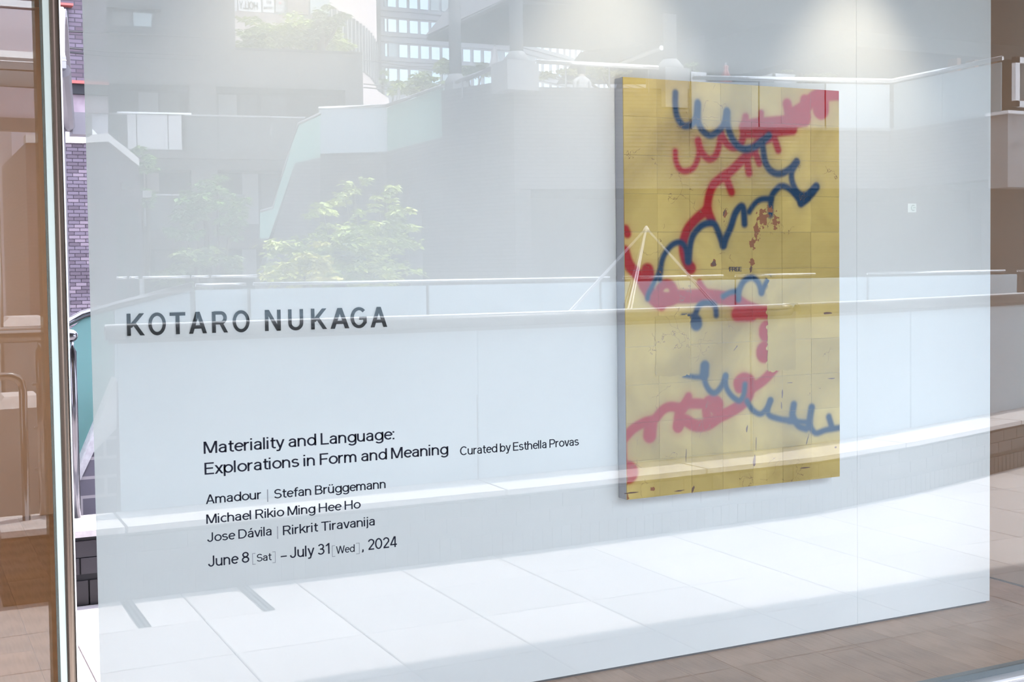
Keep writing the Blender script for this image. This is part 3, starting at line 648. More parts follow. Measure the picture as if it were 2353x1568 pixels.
# ================================================================== TERRACE
# pavement tiles (0.6 m grid)
pav = struct('floor_terrace', box(-4, 15, -3.2, -.06, -.12, -.03), M_mortar, 'sunlit terrace paving of pale square stone')
t0 = obj('paving_tile', bev(-.2975, .2975, -.2975, .2975, -.03, 0, .004), PAVE[1], pav, loc=(0, 0, 0))
cells = []
for i in range(-7, 22):
    for j in range(0, 9):
        x = 1.31+.6*i+.3; y = -2.88-.6*2+.6*j+.3-.0
        cells.append((x, y))
first = True
kf = [(.46, -3.44), (3.4, -3.40), (5.55, -3.46), (6.6, -3.66), (8.3, -4.15), (12.5, -5.35)]
def kerb_y(x):
    for (a, b), (c, d) in zip(kf[:-1], kf[1:]):
        if a <= x <= c: return b+(d-b)*(x-a)/(c-a)
    return kf[0][1] if x < kf[0][0] else kf[-1][1]
base2 = obj('paving_bed', box(-4, 15, -7.5, -3.2, -.12, -.032), M_mortar, pav)
cnt = 0
for i in range(-5, 20):
    for j in range(-4, 5):
        x = 1.31+.6*i+.3; y = -2.88-.6*1+.6*j+.3
        if y > -.2: continue
        if y < kerb_y(x)-.62 and x > .3: continue
        if x < .3 and y < -6.3: continue
        if cnt >= 290: break
        mm = random.choice(PAVE)
        if first:
            t0.location = Vector((x, y, 0))-wloc(pav); first = False
        else: inst(t0, (x, y, 0), pav, mm)
        cnt += 1
for i, xs in enumerate((1.03, 1.63)):
    t = thing('drain_cover', 'slim slotted drain strip running out from the kerb, %s' % ('nearest the stair end' if i == 0 else 'second from the stair end'), 'drain', (xs, -3.14, .001))
    obj('channel', box(xs-.03, xs+.03, -3.42, -2.89, .0005, .003), M_dark, t)
    for dx in (-.026, .0, .022):
        obj('slat', box(xs+dx-.004, xs+dx+.006, -3.42, -2.89, .003, .006), M_steel, t)

# kerb: brick base + coping stones
kb = thing('brick_kerb', 'low dark glazed-brick kerb wall with white stone coping along the terrace', 'wall', (4, -3.6, 0))
KH, KD = .385, .40
inner = [(x, y-.012) for x, y in kf]
obj('core', wallstrip(inner, 0.0, KH-.032, KD-.02), M_mortar, kb)
br0 = obj('brick', bev(-.107, .107, -.006, .006, -.041, .041, .002), KBR[1], kb, loc=(0, 0, 0))
so0 = obj('brick', bev(-.029, .029, -.006, .006, -.093, .093, .002), KBR[0], kb, loc=(0, 0, 0))
used = [False, False]
def along(poly, step, start=0.0, stop=1e9):
    s = start; acc = 0
    for (a, b), (c, d) in zip(poly[:-1], poly[1:]):
        l = math.hypot(c-a, d-b)
        while s < acc+l and s < stop:
            t = (s-acc)/l; yield a+(c-a)*t, b+(d-b)*t, math.atan2(d-b, c-a); s += step
        acc += l
for row, zc, st in ((0, .290, .11), (1, .203, .02)):
    for x, y, a in along(kf, .222, st, 9.2):
        if not used[0]:
            br0.location = Vector((x, y-.008, zc))-wloc(kb); used[0] = True
        else: inst(br0, (x, y-.008, zc), kb, random.choice(KBR[:2] if row == 0 else KBR[1:]), a)
for x, y, a in along(kf, .066, .03, 9.2):
    if not used[1]:
        so0.location = Vector((x, y-.008, .062))-wloc(kb); so0.scale = (1, 1, .6*1.05); used[1] = True
    else: inst(so0, (x, y-.008, .068), kb, random.choice(KBR[:2]), a, scale=(1, 1, .66))
def seg_slab(x0, x1, z0, z1, f0, f1):
    pts = [(x0, kerb_y(x0))]+[p for p in kf if x0 < p[0] < x1]+[(x1, kerb_y(x1))]
    return wallstrip([(x, y+f0) for x, y in pts], z0, z1, f1)
cj = [.452, 1.04, 3.185, 4.62, 6.5, 8.2, 10.0, 12.4]
for a, b in zip(cj[:-1], cj[1:]):
    obj('coping_stone', seg_slab(a+.008, b-.008, KH-.032, KH, .015, KD+.03), M_stone, kb)
# balustrade on the kerb
M_railbody = mat('dull_steel_tube', (.11, .108, .11), .35, .6)
M_railglint = mat('painted_rail_glint', (.92, .92, .93), .3, .3)  # near-white strip that stands in for the glint along the rail tops
bl_ = thing('glass_balustrade', 'frosted white glass balustrade with thick steel handrail on the terrace kerb', 'balustrade', (4, -3.83, KH))
bo = .40
pj = [1.075, 3.20, 5.3, 7.1, 9.2, 11.4]
for a, b in zip(pj[:-1], pj[1:]):
    pts = [(a+.008, kerb_y(a)-bo)]+[(p[0], p[1]-bo) for p in kf if a < p[0] < b]+[(b-.008, kerb_y(b)-bo)]
    obj('glass_panel', wallstrip(pts, KH+.004, 1.335, .02), M_panel, bl_)
def rail(z, r, x0, x1, m, nm, par, o=bo):
    pts = [(x0, kerb_y(x0)-o, z)]+[(p[0], p[1]-o, z) for p in kf if x0 < p[0] < x1]+[(x1, kerb_y(x1)-o, z)]
    return obj(nm, tube(pts, r, 16), m, par, smooth=False)
for a, b in ((1.02, 5.66), (5.74, 12.0)):
    o = rail(1.358, .038, a, b, M_railbody, 'handrail', bl_); o.data.shade_smooth()
    o = rail(1.397, .0085, a, b, M_railglint, 'rail_glint_strip', bl_); o.data.shade_smooth()
pts = [(1.04, kerb_y(1.04)-bo, 1.31)]+[(p[0], p[1]-bo, 1.31) for p in kf if 1.04 < p[0] < 11.4]+[(11.4, kerb_y(11.4)-bo, 1.31)]
obj('rail_channel', wallstrip([(a, b+.012) for a, b, c in pts], 1.30, 1.345, .045), M_railbody, bl_)

# stair-side railing (left end)
sr = thing('stair_railing', 'round steel stair railing with thick rounded handrail end on the kerb end', 'railing', (.5, -3.75, KH))
hz = 1.352
path = [(-2.6, -3.80, hz+.03), (.70, -3.80, hz)]
v, f = tube([(-2.6, -3.82, hz+.004), (.77, -3.82, hz), (.83, -3.82, hz), (.856, -3.82, hz), (.872, -3.82, hz), (.879, -3.82, hz)], [.038, .038, .037, .032, .023, .008], 18)
obj('handrail', (v, f), M_steel, sr, smooth=True)
obj('rail_glint_strip', tube([(-2.6, -3.81, hz+.044), (.80, -3.81, hz+.04)], .008, 8), M_railglint, sr, smooth=True)
obj('post', lathe(.848, -3.80, [(.021, KH), (.021, 1.27), (.0085, 1.292), (.0085, 1.32)], 16), M_steel, sr, smooth=True)
obj('post', lathe(.70, -3.80, [(.021, KH), (.021, 1.27), (.0085, 1.292), (.0085, 1.32)], 16), M_steel, sr, smooth=True)
lr = [(-2.6, -3.70, 1.15), (.48, -3.70, 1.15), (.52, -3.70, 1.148), (.55, -3.70, 1.135), (.568, -3.70, 1.11), (.574, -3.70, 1.07), (.574, -3.70, KH)]
lr = [(a+.03, b, c) for a, b, c in lr]
obj('lower_rail', tube(lr, .021, 14), M_steel, sr, smooth=True)
for z in (1.092, .856, .636):
    obj('cross_bar', tube([(.66, -3.80, z), (.83, -3.80, z)], .0075, 10), M_steel_b, sr, smooth=True)

# stair flank seen between the rail end and the glass panels (frosted panels, sloping coping, brick below)
D1 = 5.2
sf = thing('stair_flank', 'sloping stair side wall with cyan glass and steel rail behind the kerb', 'wall', tuple(V(230, 1000, D1)*1.0))
def poly(pxs, D): return [V(a, b, D) for a, b in pxs]
obj('glass_panel', prism(poly([(132, 800), (155, 762), (190, 735), (262, 712), (262, 880), (178, 1085), (132, 1280)], D1), (0, -.02, 0)), M_cyan_t, sf)
obj('glass_panel', prism(poly([(264, 712), (436, 664), (440, 800), (264, 880)], D1), (0, -.02, 0)), M_panel, sf)
obj('handrail', tube([V(135, 752, D1), V(190, 724, D1), V(262, 703, D1), V(440, 659, D1)], .028, 12), M_steel, sf, smooth=True)
obj('coping_stone', prism(poly([(132, 1295), (178, 1088), (268, 870), (268, 985), (215, 1040), (178, 1118), (132, 1300)], D1-.2), (0, -.3, 0)), M_stone, sf)
obj('brick_face', prism(poly([(132, 1280), (178, 1115), (215, 1040), (268, 985), (268, 1400), (132, 1400)], D1-.19), (0, -.25, 0)), brickmat('stair_brick', (.12, .11, .13), (.2, .18, .21), (.5, .45, .45), .3, .12, mort=.01), sf)

# second balustrade, across the stair well
D2 = 7.0
b2 = thing('glass_balustrade', 'thin-railed frosted balustrade across the stair well, behind the first one', 'balustrade', (6.5, -D2, .5))
z2 = 1.575
xs2 = [2.17, 2.62, 4.2, 5.95, 7.5, 9.2, 11.4]
for k, (a, b) in enumerate(zip(xs2[:-1], xs2[1:])):
    obj('glass_panel', box(a+.02, b-.01, -D2-.02, -D2, .55, z2-.04), M_panel, b2)
for a, b in ((2.19, 2.60), (2.66, 6.05), (6.2, 7.35), (7.5, 8.5), (9.2, 11.2), (11.4, 12.6)):
    obj('handrail', tube([(a, -D2, z2), (b, -D2, z2)], .014, 10), M_steel_b, b2, smooth=True)
for a in (2.16, 2.62, 6.1, 9.2):
    obj('post', box(a-.04 if a == 2.62 else a-.02, a+.025, -D2-.05, -D2-.02, -4, z2-.03), M_colm, b2)
obj('base_wall', box(1.9, 13, -D2-.3, -D2-.01, -4, .55), M_ret, b2)
# third, far rail near eye level
b3 = thing('far_handrail', 'thin white handrail in front of the garden trees', 'railing', tuple(V(430, 638, 10)))
for a, b in ((268, 292), (298, 318), (328, 436), (440, 480), (486, 590)):
    A = V(a, 639-(a-268)*.015, 10); B = V(b, 639-(b-268)*.015, 10)
    obj('handrail', tube([A, B], .014, 8), M_steel_b, b3, smooth=True)
for a in (325, 483, 592):
    A = V(a, 641, 10); obj('post', tube([A, (A.x, A.y, -4)], .03, 8), M_steel, b3)

# pyramid of steel rods
D3 = 5.3
py_ = thing('rod_pyramid', 'open pyramid of thin white double rods behind the handrail', 'frame', tuple(V(1480, 720, D3)))
ap = V(1485, 525, D3)
def rod(pxa, Db, dx):
    q = V(pxa, 722, Db); q2 = q+(q-ap)*.35
    for s in (-.017, .017):
        obj('rod', tube([(ap.x+s*.2, ap.y, ap.z), (q2.x+s, q2.y, q2.z)], .007, 8), M_white_m, py_, smooth=True)
rod(1305, 5.3, 0); rod(1432, 6.3, 0); rod(1445, 4.6, 0); rod(1662, 5.3, 0)
obj('cap', lathe(ap.x, ap.y, [(.02, ap.z-.03), (.026, ap.z-.01), (.008, ap.z+.02)], 12), M_white_m, py_)

# covered walkway canopy at the left
M_canopy = mat('grey_canopy_metal', (.2, .19, .195), .5)
M_glint = mat('bright_rolled_steel', (.9, .9, .92), .12, 1.0)
cn = thing('walkway_canopy', 'curved polycarbonate walkway canopy on steel posts at the far left', 'canopy', (.5, -7.8, -4))
nz_ = 3.146; A = Vector((1.10, -6.0)); Bf = Vector((1.60, -9.62))
def arch(x_off, n=14, hgt=.62, lift=0.0):
    out = []
    for k in range(n+1):
        s = k/n; p = A.lerp(Bf, s); out.append((p.x+x_off, p.y, nz_+lift+hgt*math.sin(PI*s)**.62))
    return out
def archstrip(xa, xb, lift, th):
    a = arch(xa, lift=lift); b = arch(xb, lift=lift); n = len(a)
    v = a+b+[(x, y, z+th) for x, y, z in a]+[(x, y, z+th) for x, y, z in b]
    f = []
    for k in range(n-1):
        f += [(k, k+1, n+k+1, n+k), (2*n+k, 3*n+k, 3*n+k+1, 2*n+k+1), (k, 2*n+k, 2*n+k+1, k+1), (n+k, n+k+1, 3*n+k+1, 3*n+k)]
    f += [(0, n, 3*n, 2*n), (n-1, 3*n-1, 4*n-1, 2*n-1)]
    return v, f
obj('roof_sheet', archstrip(-4, -.02, .02, .012), M_poly, cn)
obj('end_rib', archstrip(-.06, .02, -.03, .06), M_canopy, cn)
obj('rib_sunlit_strip', archstrip(-.10, .0, .031, .012), M_white, cn)  # white strip painted for the sunlit outer face of the end rib
obj('rib', archstrip(-1.6, -1.52, -.03, .05), M_white_m, cn)
obj('gutter', box(-4, 1.12, -6.06, -5.94, nz_-.06, nz_+.02), M_steel, cn)
obj('gutter_sun_ledge', prism([(-4, -6.03, nz_+.08), (-4, -5.93, nz_-.01), (-4, -6.03, nz_-.01)], (5.12, 0, 0)), M_white, cn)  # white ledge tilted into the sun, added for the bright line on the gutter
obj('ridge_sun_ledge', prism([(-4, -7.35, nz_+.70), (-4, -7.22, nz_+.62), (-4, -7.35, nz_+.62)], (5.2, 0, 0)), M_white, cn)  # same tilted white ledge on the ridge, added for a bright line
obj('gutter_beam', box(-4, 1.08, -6.04, -5.97, nz_-.17, nz_-.06), M_steel, cn)
obj('far_gutter', box(-4, 1.66, -9.7, -9.56, nz_-.09, nz_+.03), M_canopy, cn)
obj('end_beam', tube([(1.12, -6.1, nz_-.05), (1.58, -9.55, nz_-.05)], .05, 8), M_canopy, cn)
obj('end_cap', box(1.60, 1.78, -9.75, -9.5, nz_-.13, nz_+.08), M_canopy, cn)
for px in (-1.6, .62):
    obj('post', lathe(px, -6.0, [(.07, -4), (.07, nz_-.1)], 12), M_steel, cn, smooth=True)
obj('post', box(1.42, 1.54, -9.68, -9.55, -4, nz_-.08), M_canopy, cn)
obj('post', box(-1.5, -1.4, -9.68, -9.55, -4, nz_-.08), M_canopy, cn)
cn2 = thing('walkway_canopy', 'smaller curved canopy seen under and beyond the first one', 'canopy', (-.4, -11, -4))
v, f = archstrip(-4, -.4, .02, .012)
sc = lambda q: (q[0]*1.0-.1, q[1]*1.0-7.5, (q[2]-3.146)*1.0+3.0)
obj('roof_sheet', ([sc(q) for q in v], f), M_poly, cn2)
v, f = archstrip(-.46, -.38, -.01, .05)
obj('end_rib', ([sc(q) for q in v], f), M_white_m, cn2)
obj('gutter', box(-5, .72, -13.55, -13.45, 2.9, 3.0), M_white_m, cn2)
obj('post', lathe(.2, -13.5, [(.06, -4), (.06, 2.9)], 12), M_steel, cn2)
# stone bollard boxes on the lower plaza behind the left rail
for i, (px, py, D, w, h) in enumerate(((48, 1060, 5.0, .16, .42), (58, 870, 7.4, .2, .5))):
    p = V(px, py, D, PX)
    t = thing('stone_block', ['low grey stone block on the lower paving, nearer one', 'low grey stone block on the lower paving, farther one'][i], 'block', tuple(p))
    obj('body', box(p.x-w, p.x+w, p.y-w*1.3, p.y+w*1.3, p.z-.6, p.z+h-.07), M_conc, t)
    vv = [(p.x-w, p.y-w*1.3, p.z+h-.07), (p.x+w, p.y-w*1.3, p.z+h-.07), (p.x+w, p.y+w*1.3, p.z+h-.07), (p.x-w, p.y+w*1.3, p.z+h-.07), (p.x-w*.6, p.y-w, p.z+h), (p.x+w*.6, p.y-w, p.z+h), (p.x+w*.6, p.y+w, p.z+h), (p.x-w*.6, p.y+w, p.z+h)]
    obj('cap', (vv, BF), M_stone, t)

# ground of the plaza below and around
struct('ground', box(-80, 200, -260, -7.5, -4.3, -4.0), noisy('plaza_ground', (.4, .38, .37), (.5, .47, .46), .4, .9), 'paved plaza below the terrace')

# ================================================================== BUILDINGS ACROSS
# -- purple brick house, D 24
D4 = 24.0
hs = thing('brick_house', 'purple brick house with sloped white coping at the left', 'house', (3.6, -D4, -4))
P = poly([(60, 327), (190, 330), (247, 326), (318, 383), (325, 470)], D4)
base = [Vector((P[4].x, -D4, -4)), Vector((P[0].x, -D4, -4))]
obj('brick_wall', prism([P[0], P[1], P[2], P[3], P[4]]+base, (0, -6, 0)), brickmat('house_brick', (.10, .08, .10), (.13, .105, .13), (.055, .048, .055), .22, .075), hs)
for a, b in ((0, 1), (1, 2), (2, 3)):
    pa, pb = P[a], P[b]
    obj('coping', prism([pa+Vector((0, .12, 0)), pb+Vector((0, .12, 0)), pb+Vector((0, .12, .16)), pa+Vector((0, .12, .16))], (0, -.5, 0)), M_stone, hs)
hb = obj('brick', bev(-.104, .104, -.012, .012, -.031, .031, .002), HBR[1], hs, loc=(0, 0, 0)); f1 = False
z = P[1].z-.05; row = 0; nb = 0
while nb < 290 and z > -.1:
    x = 2.86+(.11 if row % 2 else 0)
    while x < 3.80:
        if not f1: hb.location = Vector((x, -D4+.012, z))-wloc(hs); f1 = True
        else: inst(hb, (x, -D4+.012, z), hs, random.choices(HBR, (3, 5, 2))[0])
        nb += 1; x += .22
    z -= .075; row += 1
# door/window strip and side fittings
for (a, b, c, d) in ((266, 470, 292, 640), (294, 475, 300, 640), (303, 480, 322, 640)):
    p, q = V(a, b, D4-.05), V(c, d, D4-.05)
    obj('glass_door', box(p.x, q.x, -D4+.02, -D4+.06, -1, p.z), M_darkglass, hs)
for i, (px, py) in enumerate(((292, 427), (335, 447))):
    p = V(px, py, D4-.4)
    t = thing('wall_lamp', ['small dark box lamp on the brick house wall', 'small pale box lamp at the corner of the brick house'][i], 'lamp', tuple(p))
    obj('head', box(p.x-.09, p.x+.09, p.y-.15, p.y+.15, p.z-.07, p.z+.07), [M_frame, M_conc][i], t)
    obj('bracket', box(p.x-.02, p.x+.02, p.y-.45, p.y-.12, p.z-.02, p.z+.02), M_frame, t)
# white ribbed roof behind the coping
rf = thing('ribbed_roof', 'bright white ribbed metal roof slope behind the brick house coping', 'roof', tuple(V(190, 320, 25)))
R_ = [V(110, 330, 24.6), V(236, 322, 24.6), V(212, 296, 26.2), V(199, 281, 27), V(188, 296, 27), V(165, 292, 27), V(120, 250, 28)]
obj('sheet', prism(R_, (0, -.05, -.02)), M_white, rf)
for k in range(7):
    a = V(120+k*18, 327, 24.5); b = V(108+k*15, 270+k*5, 26.8)
    obj('rib', tube([a, b], .02, 6), M_colm if k % 2 else M_white, rf)

# -- dark purple building behind it with the small window
D5 = 30.0
hb2 = thing('brick_building', 'purple brick building with red window hood beyond the canopy', 'building', (2.5, -D5, -4))
a = V(20, 0, D5); b = V(192, 200, D5)
obj('brick_wall', box(a.x, b.x+.6, -D5-6, -D5, V(150, 190, D5).z, 16), brickmat('far_brick', (.10, .07, .085), (.18, .15, .19), (.06, .05, .06), .33, .105, mort=.014), hb2)
z0_, z1_ = V(150, 192, D5).z, V(150, 187, D5).z
obj('red_flashing', box(a.x, b.x+.6, -D5-.1, -D5+.15, z0_, z1_+.02), M_redmetal, hb2)
obj('dark_band', box(a.x, b.x+.6, -D5-6, -D5+.05, V(150, 215, D5).z, z0_), M_dark, hb2)
obj('lower_wall', box(a.x, b.x+.6, -D5-6, -D5-.1, V(150, 256, D5).z, V(150, 215, D5).z), noisy('mauve_cladding', (.30, .24, .27), (.38, .31, .34), 3, .8), hb2)
obj('base_wall', box(a.x, b.x+.6, -D5-6, -D5-.2, -4, V(150, 256, D5).z), mat('pale_mauve_wall', (.6, .58, .66), .8), hb2)
p, q = V(134, 24, D5), V(157, 71, D5)
wf = obj('window', box(p.x-.15, q.x, -D5, -D5+.12, q.z, p.z), M_frame, hb2)
obj('pane', box(p.x-.1, V(153, 60, D5).x, -D5+.12, -D5+.14, V(150, 64, D5).z, V(150, 27, D5).z), M_curtain, wf)
obj('window_hood', box(p.x-.3, V(165, 15, D5).x, -D5, -D5+.3, V(150, 17, D5).z, V(150, 12, D5).z), M_redmetal, hb2)
for k, (ya, yb) in enumerate(((72, 77), (110, 119), (120, 129))):
    t = tag(obj('cable', tube([V(60, ya-4, D5-4), V(150, ya, D5-4), V(250, yb, D5-4), V(460, yb+8, D5-4)], .018, 6), M_cable, loc=V(150, ya, D5-4)), ['thin black cable under the small window', 'upper of two black cables crossing the brick building', 'lower of two black cables crossing the brick building'][k], 'cable')

# -- grey tiled apartment block, turned a little
aN = Vector((.166, .986)).normalized(); aP = Vector((6.12, 42.0)); aT = Vector((.986, -.166)).normalized()
def Fp(px, py, w=0.0):          # facade point, w metres in front (towards us)
    d = ray(px, py); n = Vector((d.x, d.y)); o = Vector((CAM.x, CAM.y))
    t = (aN.dot(aP)-w-aN.dot(o))/aN.dot(n); p = CAM+d*t
    return Vector((p.x, -p.y, p.z))
aO = Vector((aP.x, -aP.y, 0)); aTr = Vector((aT.x, -aT.y, 0)); aNr = Vector((aN.x, -aN.y, 0))   # real space: aNr points away from us
def loc_u(px, py=300): return (Fp(px, py)-aO).dot(aTr)
def abox(u0, u1, w0, w1, z0, z1):   # w towards us positive
    g = []
    for z in (z0, z1):
        for u, w in ((u0, w0), (u1, w0), (u1, w1), (u0, w1)):
            p = aO+aTr*u-aNr*w; g.append((p.x, p.y, z))
    return g, list(BF)
ap_ = thing('apartment_building', 'grey tiled apartment block with recessed glass balconies', 'building', tuple(aO+Vector((4, 0, -4))))
uL = loc_u(20); u1 = loc_u(437); u2 = loc_u(498); u3 = loc_u(795); u4 = loc_u(835, 250); uS = loc_u(540, 60)
zr = Fp(690, 120).z; ft = [8.27, 5.33, 2.55]; fs = [5.93, 3.15, -.2]
obj('facade_upper', abox(uL, uS, -8, 0, ft[0], 16), M_apt, ap_)
obj('facade_upper', abox(uS, u4, -8, 0, ft[0], zr), M_apt, ap_)
obj('parapet_cap', abox(uS, u4, -.3, .06, zr, zr+.08), M_dark, ap_)
for k in range(3):
    zt = fs[k]; zb = ft[k+1] if k < 2 else -4
    obj('spandrel', abox(uL, u4, -8, 0, zb, zt-.28), M_apt, ap_)
    obj('balcony_slab', abox(uL, u4, -8, .25, zt-.28, zt), M_conc if False else M_apt, ap_)
    obj('pier', abox(u1, u2, -8, 0, zt, ft[k]), M_apt, ap_)
    obj('pier', abox(u3, u4, -8, 0, zt, ft[k]), M_apt, ap_)
    obj('recess_back', abox(uL, u3, -2.0, -1.6, zt, ft[k]), M_dark, ap_)  # near-black back wall: the shade of the recess is put into its colour
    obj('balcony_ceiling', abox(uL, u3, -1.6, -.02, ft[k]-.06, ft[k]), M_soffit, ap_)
def awin(x0, y0, x1, y1, m, w=-1.55, nm='window'):
    p = Fp(x0, y0, w); q = Fp(x1, y1, w)
    ua, ub = (p-aO).dot(aTr), (q-aO).dot(aTr)
    return obj(nm, abox(ua, ub, w-.06, w, q.z, p.z), m, ap_)
for a_ in ((190, 225, 244, 345, M_curtain2), (318, 212, 364, 262, M_curtain), (368, 214, 412, 262, M_curtain2), (502, 217, 546, 345, M_curtain), (552, 217, 592, 345, M_curtain2), (600, 220, 660, 345, M_curtain2),
           (330, 450, 368, 520, M_curtain), (556, 392, 595, 515, M_curtain), (600, 398, 640, 515, M_curtain2), (330, 572, 345, 640, M_curtain), (355, 572, 395, 640, M_curtain2), (556, 568, 590, 640, M_curtain), (330, 395, 366, 440, M_pink)):
    awin(*a_)
# balcony glass
for (a_, b_, k) in ((150, 295, 0), (425, 500, 0), (500, 556, 0), (558, 620, 0), (622, 700, 0), (330, 390, 1), (392, 440, 1), (498, 560, 1)):
    ua, ub = loc_u(a_), loc_u(b_)
    obj('balcony_glass', abox(ua+.03, ub-.03, .18, .2, fs[k]+.02, fs[k]+1.2), M_bal, ap_)
    obj('balcony_rail', abox(ua, ub, .16, .22, fs[k]+1.2, fs[k]+1.26), M_steel, ap_)
ua, ub = loc_u(293), loc_u(417)
for i, (a_, b_) in enumerate(((293, 313), (315, 385), (387, 417))):
    obj('balcony_screen', abox(loc_u(a_), loc_u(b_), .18, .2, fs[0]+.02, fs[0]+1.22), M_white, ap_)
obj('balcony_rail', abox(loc_u(270), loc_u(440), .16, .24, fs[0]+1.24, fs[0]+1.3), M_steel_b, ap_)
# high window
p = Fp(247, 22); q = Fp(357, 82)
ua, ub = (p-aO).dot(aTr), (q-aO).dot(aTr)
wf = obj('window', abox(ua, ub, 0, .25, q.z, p.z), M_frame, ap_)
obj('pane', abox(ua+.15, (ua+ub)/2-.06, .25, .27, q.z+.25, p.z-.12), M_curtain2, wf); obj('pane', abox((ua+ub)/2+.06, ub-.12, .25, .27, q.z+.25, p.z-.12), M_officedim, wf)
obj('window_hood', abox(ua-.2, ub+.2, 0, .45, p.z, p.z+.1), M_frame, ap_)
# balcony things
p = Fp(648, 300, .0)
t = thing('white_lantern', 'round white paper lantern in the right-hand balcony', 'lantern', (p.x, p.y-.6, p.z))
obj('shade', lathe(p.x, p.y-.6, [(.05, p.z-.42), (.18, p.z-.35), (.27, p.z-.1), (.27, p.z+.15), (.2, p.z+.32), (.05, p.z+.38)], 16), M_white, t, smooth=True)
obj('stand', lathe(p.x, p.y-.6, [(.14, fs[0]), (.02, fs[0]+.05), (.02, p.z-.42)], 10), M_frame, t)
for k, px in enumerate((510, 534, 586, 603, 647)):
    p = Fp(px, 337, -.3)
    t = thing('plant_pot', 'small white pot with a low plant on the balcony floor, %s' % ['left end', 'second from left', 'middle', 'fourth from left', 'under the lantern'][k], 'pot', (p.x, p.y, fs[0]), 'pots on the balcony')
    obj('pot', lathe(p.x, p.y, [(.07, fs[0]), (.1, fs[0]+.2), (.1, fs[0]+.22)], 10), M_white, t)
    obj('foliage', lathe(p.x, p.y, [(.05, fs[0]+.22), (.14, fs[0]+.32), (.1, fs[0]+.45), (.02, fs[0]+.52)], 7), M_leaf_d, t)

# -- pink curved building behind (signs face us, so they read reversed in the glass)
def sc_pt(px, py, D): return V(px, py, D)
pb = thing('curved_building', 'pale pink curved building with ribbon windows and sign boards', 'building', (14, -62, -4))
cur = [(500, 60), (560, 60.3), (640, 60.6), (715, 61), (755, 62), (790, 63.2), (815, 64.8), (835, 66.4), (850, 68.2), (860, 70.5), (866, 73)]
cp = [(V(a, 100, D).x, -D) for a, D in cur]
zz = lambda px, py, D: V(px, py, D).z
zA0 = zz(720, 3, 61); zA1 = zA0+3.2
zB1 = zz(600, 28, 60.4); zB0 = zz(600, 70, 60.4)-1.0
zC1 = zz(842, 172, 67); zC0 = zz(842, 245, 67)
obj('upper_fascia', wallstrip(cp, zA0, zA1, .6), M_pink, pb)
obj('window_wall', wallstrip([(a, b-.5) for a, b in cp], -4, zA0, .3), M_officedim, pb)
obj('sill_band', wallstrip(cp[:5], zB0, zB1, .5), M_pink, pb)
low = cp[6:]+[(V(893, 222, 76).x, -76.0), (V(896, 240, 80).x, -80.0)]
obj('lower_fascia', wallstrip([(cp[0][0], cp[0][1]+.3)]+[(a, b+.3) for a, b in cp[3:6]]+low, zC0, zC1, .6), M_pink, pb)
# vertical fins + bright panes
def on_curve(s):
    i = min(int(s), len(cp)-2); t = s-i
    a, b = Vector(cp[i]), Vector(cp[i+1]); q = a.lerp(b, t); d = (b-a).normalized(); return q, d
k = 3.0
j = 0
while k < 9.8:
    q, d = on_curve(k); n = Vector((-d.y, d.x))
    if n.y < 0: n = -n
    e1 = q+d*.0-n*.1; w = .09
    g = prism([(e1.x-d.x*w, e1.y-d.y*w, zC1), (e1.x+d.x*w, e1.y+d.y*w, zC1), (e1.x+d.x*w+n.x*.25, e1.y+d.y*w+n.y*.25, zC1), (e1.x-d.x*w+n.x*.25, e1.y-d.y*w+n.y*.25, zC1)], (0, 0, zA0-zC1))
    obj('mullion', g, M_conc, pb)
    if j in (2, 3, 5, 9):
        q2, d2 = on_curve(k+.32)
        g = prism([(q.x+d.x*.15, q.y+d.y*.15-.15, zC1+ (1.5 if j < 4 else .5)), (q2.x-d.x*.1, q2.y-d.y*.1-.15, zC1+(1.5 if j < 4 else .5)), (q2.x-d.x*.1, q2.y-d.y*.1-.1, zC1+(1.5 if j < 4 else .5)), (q.x+d.x*.15, q.y+d.y*.15-.1, zC1+(1.5 if j < 4 else .5))], (0, 0, zA0-zC1-(1.7 if j < 4 else 3.5)))
        obj('pane', g, M_skyglass if j != 9 else M_curtain, pb)
    k += .36; j += 1
Ds = 59.7
def sign_rect(x0, y0, x1, y1, m, nm='sign_board', par=pb, dy=0):
    p, q = V(x0, y0, Ds), V(x1, y1, Ds)
    return obj(nm, box(p.x, q.x, -Ds-.12, -Ds, q.z, p.z), m, par)
sign_rect(536, -40, 545, 26, M_curtain, 'window'); sb1 = sign_rect(548, -30, 600, 28, M_white); sb2 = sign_rect(604, -30, 630, 29, M_white); sb3 = sign_rect(633, -30, 654, 29, mat('pale_grey_board', (.42, .42, .44), .6))
sign_rect(660, -30, 708, 34, mat('brown_grey_panel', (.22, .17, .17), .7), 'wall_panel'); sign_rect(712, -30, 758, 36, M_officedim, 'window')
def back_text(body, x0, yb, x1, ytop, D, m, par):
    a = V(x0, yb, D); b = V(x1, yb, D); c = V(x0, ytop, D)
    v, f = text_geo(body, 0.0, .18); mx = max(q[0] for q in v); mn = min(q[0] for q in v); h = max(q[1] for q in v)
    # a reader standing at the shopfront looks towards -y: the text runs towards -x
    v2 = [(b.x-(q[0]-mn)/(mx-mn)*(b.x-a.x), -D+.02, a.z+q[1]*(c.z-a.z)/h) for q in v]
    return obj('lettering', (v2, f), m, par)
M_sgrey = mat('sign_grey_letters', (.03, .03, .035), .6)
back_text('HOLLY', 549, 19.5, 592, 1, Ds-.03, M_sgrey, sb1)
back_text('MAY', 611, 8, 623, 1, Ds-.03, M_sgrey, sb2); back_text('USHIYAMA', 605, 21, 628, 14, Ds-.03, M_sgrey, sb2)
hc = V(644, 7, Ds-.03)
